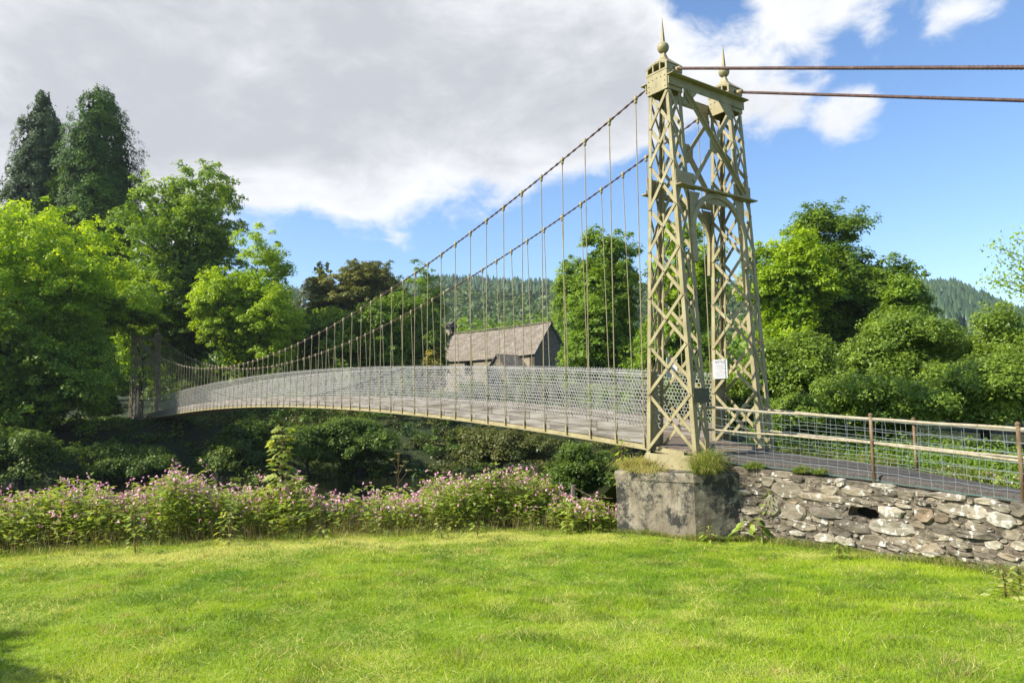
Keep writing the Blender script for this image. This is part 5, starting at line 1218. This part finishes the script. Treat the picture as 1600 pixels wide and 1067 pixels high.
# ------------------------------------------------------------------ balsam bank
def make_balsam():
    L_V, L_F, L_T = [], [], []; P_V, P_F, P_T = [], [], []; S_V, S_F, S_T = [], [], []; off = [0, 0, 0]
    def push(VL, FL, TL, k, V, F, T): FL.append(F + off[k]); VL.append(V); TL.append(T); off[k] += len(V)
    n = 2500; t = rng.uniform(-15.5, -1.2, n); d = rng.random(n) ** 1.1 * 3.4; s = s_edge(t) + .12 + d
    x = C0[0] + U_[0] * t + A_[0] * s; y = C0[1] + U_[1] * t + A_[1] * s
    px = x / y * FPX + 800
    xe = rng.uniform(872, 966, 210); ye = rng.uniform(13.0, 14.6, 210); te = (xe - 800) / FPX * ye; x = np.concatenate([x, te]); y = np.concatenate([y, ye]); px = np.concatenate([px, xe]); s, t = st(x, y); n = len(x); d = np.concatenate([d, np.full(210, .6)])
    zt_px = np.interp(px, [-200, 0, 60, 130, 180, 260, 330, 400, 455, 500, 540, 600, 660, 730, 790, 850, 900, 960, 1100], [785, 778, 776, 752, 768, 742, 752, 760, 752, 775, 782, 770, 762, 738, 738, 750, 776, 778, 780])
    hor = np.interp(px, [0, 1600], [637, 603])
    ztop = -(zt_px - hor) / FPX * (y * 1.0) - .02
    g = H(x, y); jit = rng.normal(.12, .13, n) + .38 * (vnoise(px / 34, d * 1.3, 1, 41) - .5); front = np.exp(-(d / .28) ** 2); h = ztop - g - jit - front * rng.uniform(.15, .75, n)
    keep = (h > .25) & ~((t > -2.2) & (s < .62 + .45 * (t + 2.1))); x, y, g, h, px, d = x[keep], y[keep], g[keep], h[keep], px[keep], d[keep]
    gapn = vnoise(px / 60, d, 1, 5)
    for i in range(len(x)):
        hh = h[i]; lean = rng.normal(0, .06, 2); leafy = .35 + .65 * vnoise(px[i] / 80, 1.0, 1, 77); nl = int(34 * min(1.3, hh) * (.65 + leafy * .7))
        u = 1 - rng.random(nl) ** 1.12 * .96; a = rng.random(nl) * 6.283; rr = rng.uniform(.05, .17, nl) * (1.15 - .5 * u)
        P = np.stack([x[i] + lean[0] * u * hh + np.cos(a) * rr, y[i] + lean[1] * u * hh + np.sin(a) * rr, g[i] + u * hh], 1)
        D = np.stack([np.cos(a), np.sin(a), np.full(nl, .15)], 1); Nn = np.stack([-np.cos(a) * .35, -np.sin(a) * .35, np.full(nl, 1.0)], 1) + rng.normal(size=(nl, 3)) * .3
        Nn /= np.linalg.norm(Nn, axis=1)[:, None]; D = D - Nn * (D * Nn).sum(1)[:, None]; D /= np.linalg.norm(D, axis=1)[:, None]; S_ = np.cross(Nn, D)
        ls = rng.uniform(.08, .17, nl)[:, None]; V = np.empty((nl, 4, 3)); V[:, 0] = P - D * ls * .4; V[:, 1] = P + S_ * ls * .2; V[:, 2] = P + D * ls * .6 - Nn * ls * .22; V[:, 3] = P - S_ * ls * .2
        tn = np.clip(.35 + .4 * vnoise(x[i] * 2, y[i] * 2, 1, 3) + rng.normal(0, .2, nl), 0, 1); push(L_V, L_F, L_T, 0, V.reshape(-1, 3), np.arange(nl * 4).reshape(-1, 4), np.repeat(tn, 4))
        # stem
        w = .006; q = np.array([[x[i] - w, y[i], g[i]], [x[i] + w, y[i], g[i]], [x[i] + lean[0] * hh + w * .5, y[i] + lean[1] * hh, g[i] + hh], [x[i] + lean[0] * hh - w * .5, y[i] + lean[1] * hh, g[i] + hh],
                                [x[i], y[i] - w, g[i]], [x[i], y[i] + w, g[i]], [x[i] + lean[0] * hh, y[i] + lean[1] * hh + w * .5, g[i] + hh], [x[i] + lean[0] * hh, y[i] + lean[1] * hh - w * .5, g[i] + hh]])
        push(S_V, S_F, S_T, 1, q, np.array([[0, 1, 2, 3], [4, 5, 6, 7]]), rng.random(8) * .6 + rng.random() * .4)
        # flowers: small hooded blossoms, three petals each
        if rng.random() < .35 + .6 * vnoise(px[i] / 45, d[i], 1, 51):
            nf = rng.integers(2, 8) if d[i] > .25 else rng.integers(0, 4)
            if nf:
                c = np.array([x[i] + lean[0] * hh, y[i] + lean[1] * hh, g[i] + hh + .0]) + rng.normal(size=(nf, 3)) * [.055, .055, .05] - [0, 0, .02]
                c = np.repeat(c, 3, 0) + rng.normal(size=(nf * 3, 3)) * .008
                V, F = leaf_quads(c, rng.normal(size=(nf * 3, 3)) + [-.6, -.9, .3], .042 * rng.uniform(.7, 1.25, nf * 3), .85, .3)
                push(P_V, P_F, P_T, 2, V, F, np.repeat(np.clip(rng.normal(.4 + .3 * rng.random(), .25, nf * 3), 0, 1), 4))
    root = empty('balsam_bank', (float(x.mean()), float(y.mean()), -2.8)); tag(root, 'bank of pink-flowered balsam plants along the lawn edge', 'wildflowers'); b = np.array(root.location)
    for nm, VL, FL, TL, m_ in (('leaves', L_V, L_F, L_T, 'balsam'), ('stems', S_V, S_F, S_T, 'stem'), ('flowers', P_V, P_F, P_T, 'pink')):
        o = npmesh(nm[:-1] if nm != 'leaves' else 'leaf', np.concatenate(VL), np.concatenate(FL), M[m_], np.concatenate(TL), root, base=b); o['kind'] = 'stuff'
    # dry stalks and grass between the stems at the front
    n = 6000; t = rng.uniform(-15, -2.1, n); s = s_edge(t) + rng.uniform(-.02, .8, n); x = C0[0] + U_[0] * t + A_[0] * s; y = C0[1] + U_[1] * t + A_[1] * s
    blades(x, y, H(x, y), rng.uniform(.10, .5, n), np.full(n, .005), rng.uniform(.1, .8, n), rng.random(n) * .45, 'dry_stalks', M['straw'], 'brown dry stalks at the foot of the flowers', cat='dry stalks')
make_balsam()

# ------------------------------------------------------------------ single plants
def palmate(P, D, Nn, size):   # five-lobed leaf, fan of quads
    S_ = np.cross(Nn, D); lob = [(-1.25, .62), (-.62, .85), (0, 1.0), (.62, .85), (1.25, .62)]; V = []; F = []
    for a, l in lob:
        d = D * math.cos(a) + S_ * math.sin(a); pr = np.cross(Nn, d); b = len(V)
        V += [P, P + d * size * l * .55 + pr * size * .27, P + d * size * l - Nn * size * .15, P + d * size * l * .55 - pr * size * .27]; F.append([b, b + 1, b + 2, b + 3])
    return V, F
def leafy_plant(name, label, cat, pos, h, n, ls, mat, palm=False, spread=.22, stem_r=.008, branches=0, u0=.08):
    root = empty(name, tuple(pos)); tag(root, label, cat); V = []; F = []; T = []
    mb = MB(); mb.tube([(0, 0, -.05), (random.uniform(-.03, .03), 0, h * .5), (random.uniform(-.05, .05), 0, h)], [stem_r * 1.3, stem_r, stem_r * .4], 6, False)
    for i in range(n):
        u = u0 + (1 - u0) * (i + .5) / n; a = i * 2.4 + random.uniform(-.4, .4); sp = spread * (1.2 - .75 * u) * random.uniform(.6, 1.1)
        P = np.array([math.cos(a) * sp, math.sin(a) * sp, u * h + sp * random.uniform(-.1, .4)]); D = np.array([math.cos(a), math.sin(a), random.uniform(-.5, .1)]); D /= np.linalg.norm(D)
        Nn = np.array([-math.cos(a) * .3, -math.sin(a) * .3, 1.0]) + rng.normal(size=3) * .25; Nn -= D * (Nn @ D); Nn /= np.linalg.norm(Nn)
        mb.tube([(0, 0, u * h * .95), tuple(P)], [stem_r * .4, stem_r * .25], 4, False); sz = ls * random.uniform(.65, 1.2) * (1.1 - .35 * u); b = len(V); tt = random.random()
        if palm: v, f = palmate(P, D, Nn, sz)
        else:
            S_ = np.cross(Nn, D); v = [P, P + D * sz * .4 + S_ * sz * .24, P + D * sz * .8 + S_ * sz * .12 - Nn * sz * .08, P + D * sz - Nn * sz * .25, P + D * sz * .8 - S_ * sz * .12 - Nn * sz * .08, P + D * sz * .4 - S_ * sz * .24, P + D * sz * .45 - Nn * sz * .06]
            f = [[0, 1, 6, 5], [1, 2, 3, 6], [6, 3, 4, 5]]
        V += v; F += [[q + b for q in ff] for ff in f]; T += [tt] * len(v)
    npmesh('leaf', V, F, mat, T, root)['kind'] = 'stuff'; mb.build('stem', M['stem'], root).data
    root.children[-1].data.attributes.new('tint', 'FLOAT', 'POINT'); return root
def gp(px, py, Y): p = at(px, py, Y); return np.array([p[0], p[1], float(H(p[0], p[1]))])
def hgt(px, py, Y): p = at(px, py, Y); return p[2] - float(H(p[0], p[1]))
leafy_plant('sycamore_sapling', 'tall leafy sycamore sapling rising above the pink flowers', 'sapling', gp(440, 658, 13.4), hgt(440, 664, 13.4), 84, .21, M['sapling'], True, .25, .014, u0=.2)
leafy_plant('broad_leaved_plant', 'broad-leaved weed with brown stalk at the left edge of the lawn', 'plant', gp(213, 800, 11.1), hgt(213, 790, 11.1), 26, .12, M['sapling'], False, .14)
leafy_plant('broad_leaved_plant', 'upright weed with large leaves in front of the flowers, left of the sapling', 'plant', gp(358, 800, 11.7), hgt(358, 795, 11.7), 34, .12, M['sapling'], False, .14)
leafy_plant('dock_plant', 'large-leaved dock growing against the dark side of the pier', 'plant', gp(1172, 830, 11.75), .36, 22, .24, M['balsam'], False, .2, .01, u0=.3)
leafy_plant('nettle_plant', 'small nettle at the right foot of the pier', 'plant', gp(1108, 830, 11.75), .30, 22, .12, M['balsam'], False, .1)
leafy_plant('thistle_plant', 'dark thistle growing in the lawn below the drain opening', 'plant', gp(1312, 870, 9.95), .24, 22, .11, M['hedge'], False, .08)
leafy_plant('nettle_plant', 'leafy nettle clump at the lower right edge of the lawn', 'plant', gp(1572, 930, 7.6), .32, 36, .10, M['sapling'], False, .17)
leafy_plant('nettle_plant', 'second nettle clump right at the lower right corner of the wall', 'plant', gp(1595, 905, 7.9), .26, 26, .10, M['sapling'], False, .14)
leafy_plant('balsam_plant', 'single small pink-budded balsam by the left corner of the pier top', 'plant', np.array([*wpos(-1.25, 1.05), -1.75]), .95, 40, .13, M['ash'], False, .12)
for k, (px, lab) in enumerate(((690, 'low leafy weed at the lawn edge left of centre'), (745, 'low leafy weed at the lawn edge just right of centre'), (505, 'low weed at the lawn edge below the sapling'))):
    leafy_plant('lawn_edge_weed', lab, 'plant', gp(px, 820, 12.4), .26, 18, .12, M['balsam'], False, .12)
x0, y0 = wpos(wt(-1.75) - .02, -1.75)
leafy_plant('creeper', 'green creeper growing on the left part of the stone wall', 'plant', np.array([x0, y0, -2.0]), .45, 60, .07, M['hedge'], False, .11, .004)
def umbel():
    p = gp(622, 712, 13.6); root = empty('umbellifer', tuple(p)); tag(root, 'thin umbelliferous seed head standing above the pink flowers', 'plant'); h = hgt(622, 708, 13.6)
    mb = MB(); mb.tube([(0, 0, 0), (0, 0, h * .8), (.02, 0, h)], [.008, .006, .004], 5, False); V = []; F = []
    for (dx, dz) in ((0, 1.0), (-.12, .93), (.14, .9), (.05, .85), (.2, .8), (-.05, .78)):
        top = (dx, random.uniform(-.05, .05), h * dz); mb.tube([(0, 0, h * (dz - .16)), top], [.004, .003], 4, False); n = 26; P = np.array(top) + rng.normal(size=(n, 3)) * [.035, .035, .008]
        v, f = leaf_quads(P, np.tile([0, 0, 1.0], (n, 1)) + rng.normal(size=(n, 3)) * .3, .022, .9); F.append(f + sum(map(len, V))); V.append(v)
    V = np.concatenate(V); npmesh('flower_head', V, np.concatenate(F), M['straw'], np.full(len(V), .8), root); mb.build('stem', M['stem'], root)
umbel()
def post():
    p = gp(893, 800, 14.1); zt = hgt(893, 757, 14.1); root = empty('fence_post', tuple(p)); tag(root, 'old leaning wooden fence post with wire among the flowers left of the pier', 'fence post')
    MB().tube([(0, 0, -.2), (.05, 0, zt)], [.055, .05], 7).build('post', M['post_wood'], root)
    q = np.array([*wpos(-1.75, .85)]); mb = MB()
    for f in (.95, .7): mb.tube([(.05, 0, zt * f), ((q[0] - p[0]) / 2, (q[1] - p[1]) / 2, zt * f - .12), (q[0] - p[0], q[1] - p[1], zt * f - .1)], .004, 4, False)
    mb.build('wire', M['rust'], root)
post()

# tree standing left of the camera, whose shadow falls on the lawn's lower left corner
tree('broadleaf_tree', 'small tree left of the view that shades the lower left corner of the lawn', 'tree', -1460, 230, 4.0, 400, M['syc'], .12, 12, 20, 70, .4, low_px=560)

# ------------------------------------------------------------------ air
hz_m = bpy.data.materials.new('thin_air'); hz_m.use_nodes = True; _n = hz_m.node_tree.nodes; _n.clear()
_o = _n.new('ShaderNodeOutputMaterial'); _v = _n.new('ShaderNodeVolumePrincipled'); _v.inputs['Color'].default_value = (.80, .88, 1, 1); _v.inputs['Density'].default_value = .00019; _v.inputs['Anisotropy'].default_value = .3
hz_m.node_tree.links.new(_v.outputs[0], _o.inputs['Volume'])
_hb = MB().box((-3300, -1000, -9), (3300, 3400, 125)).build('haze', hz_m); _hb['kind'] = 'stuff'; _hb['label'] = 'thin blue air haze over the valley'
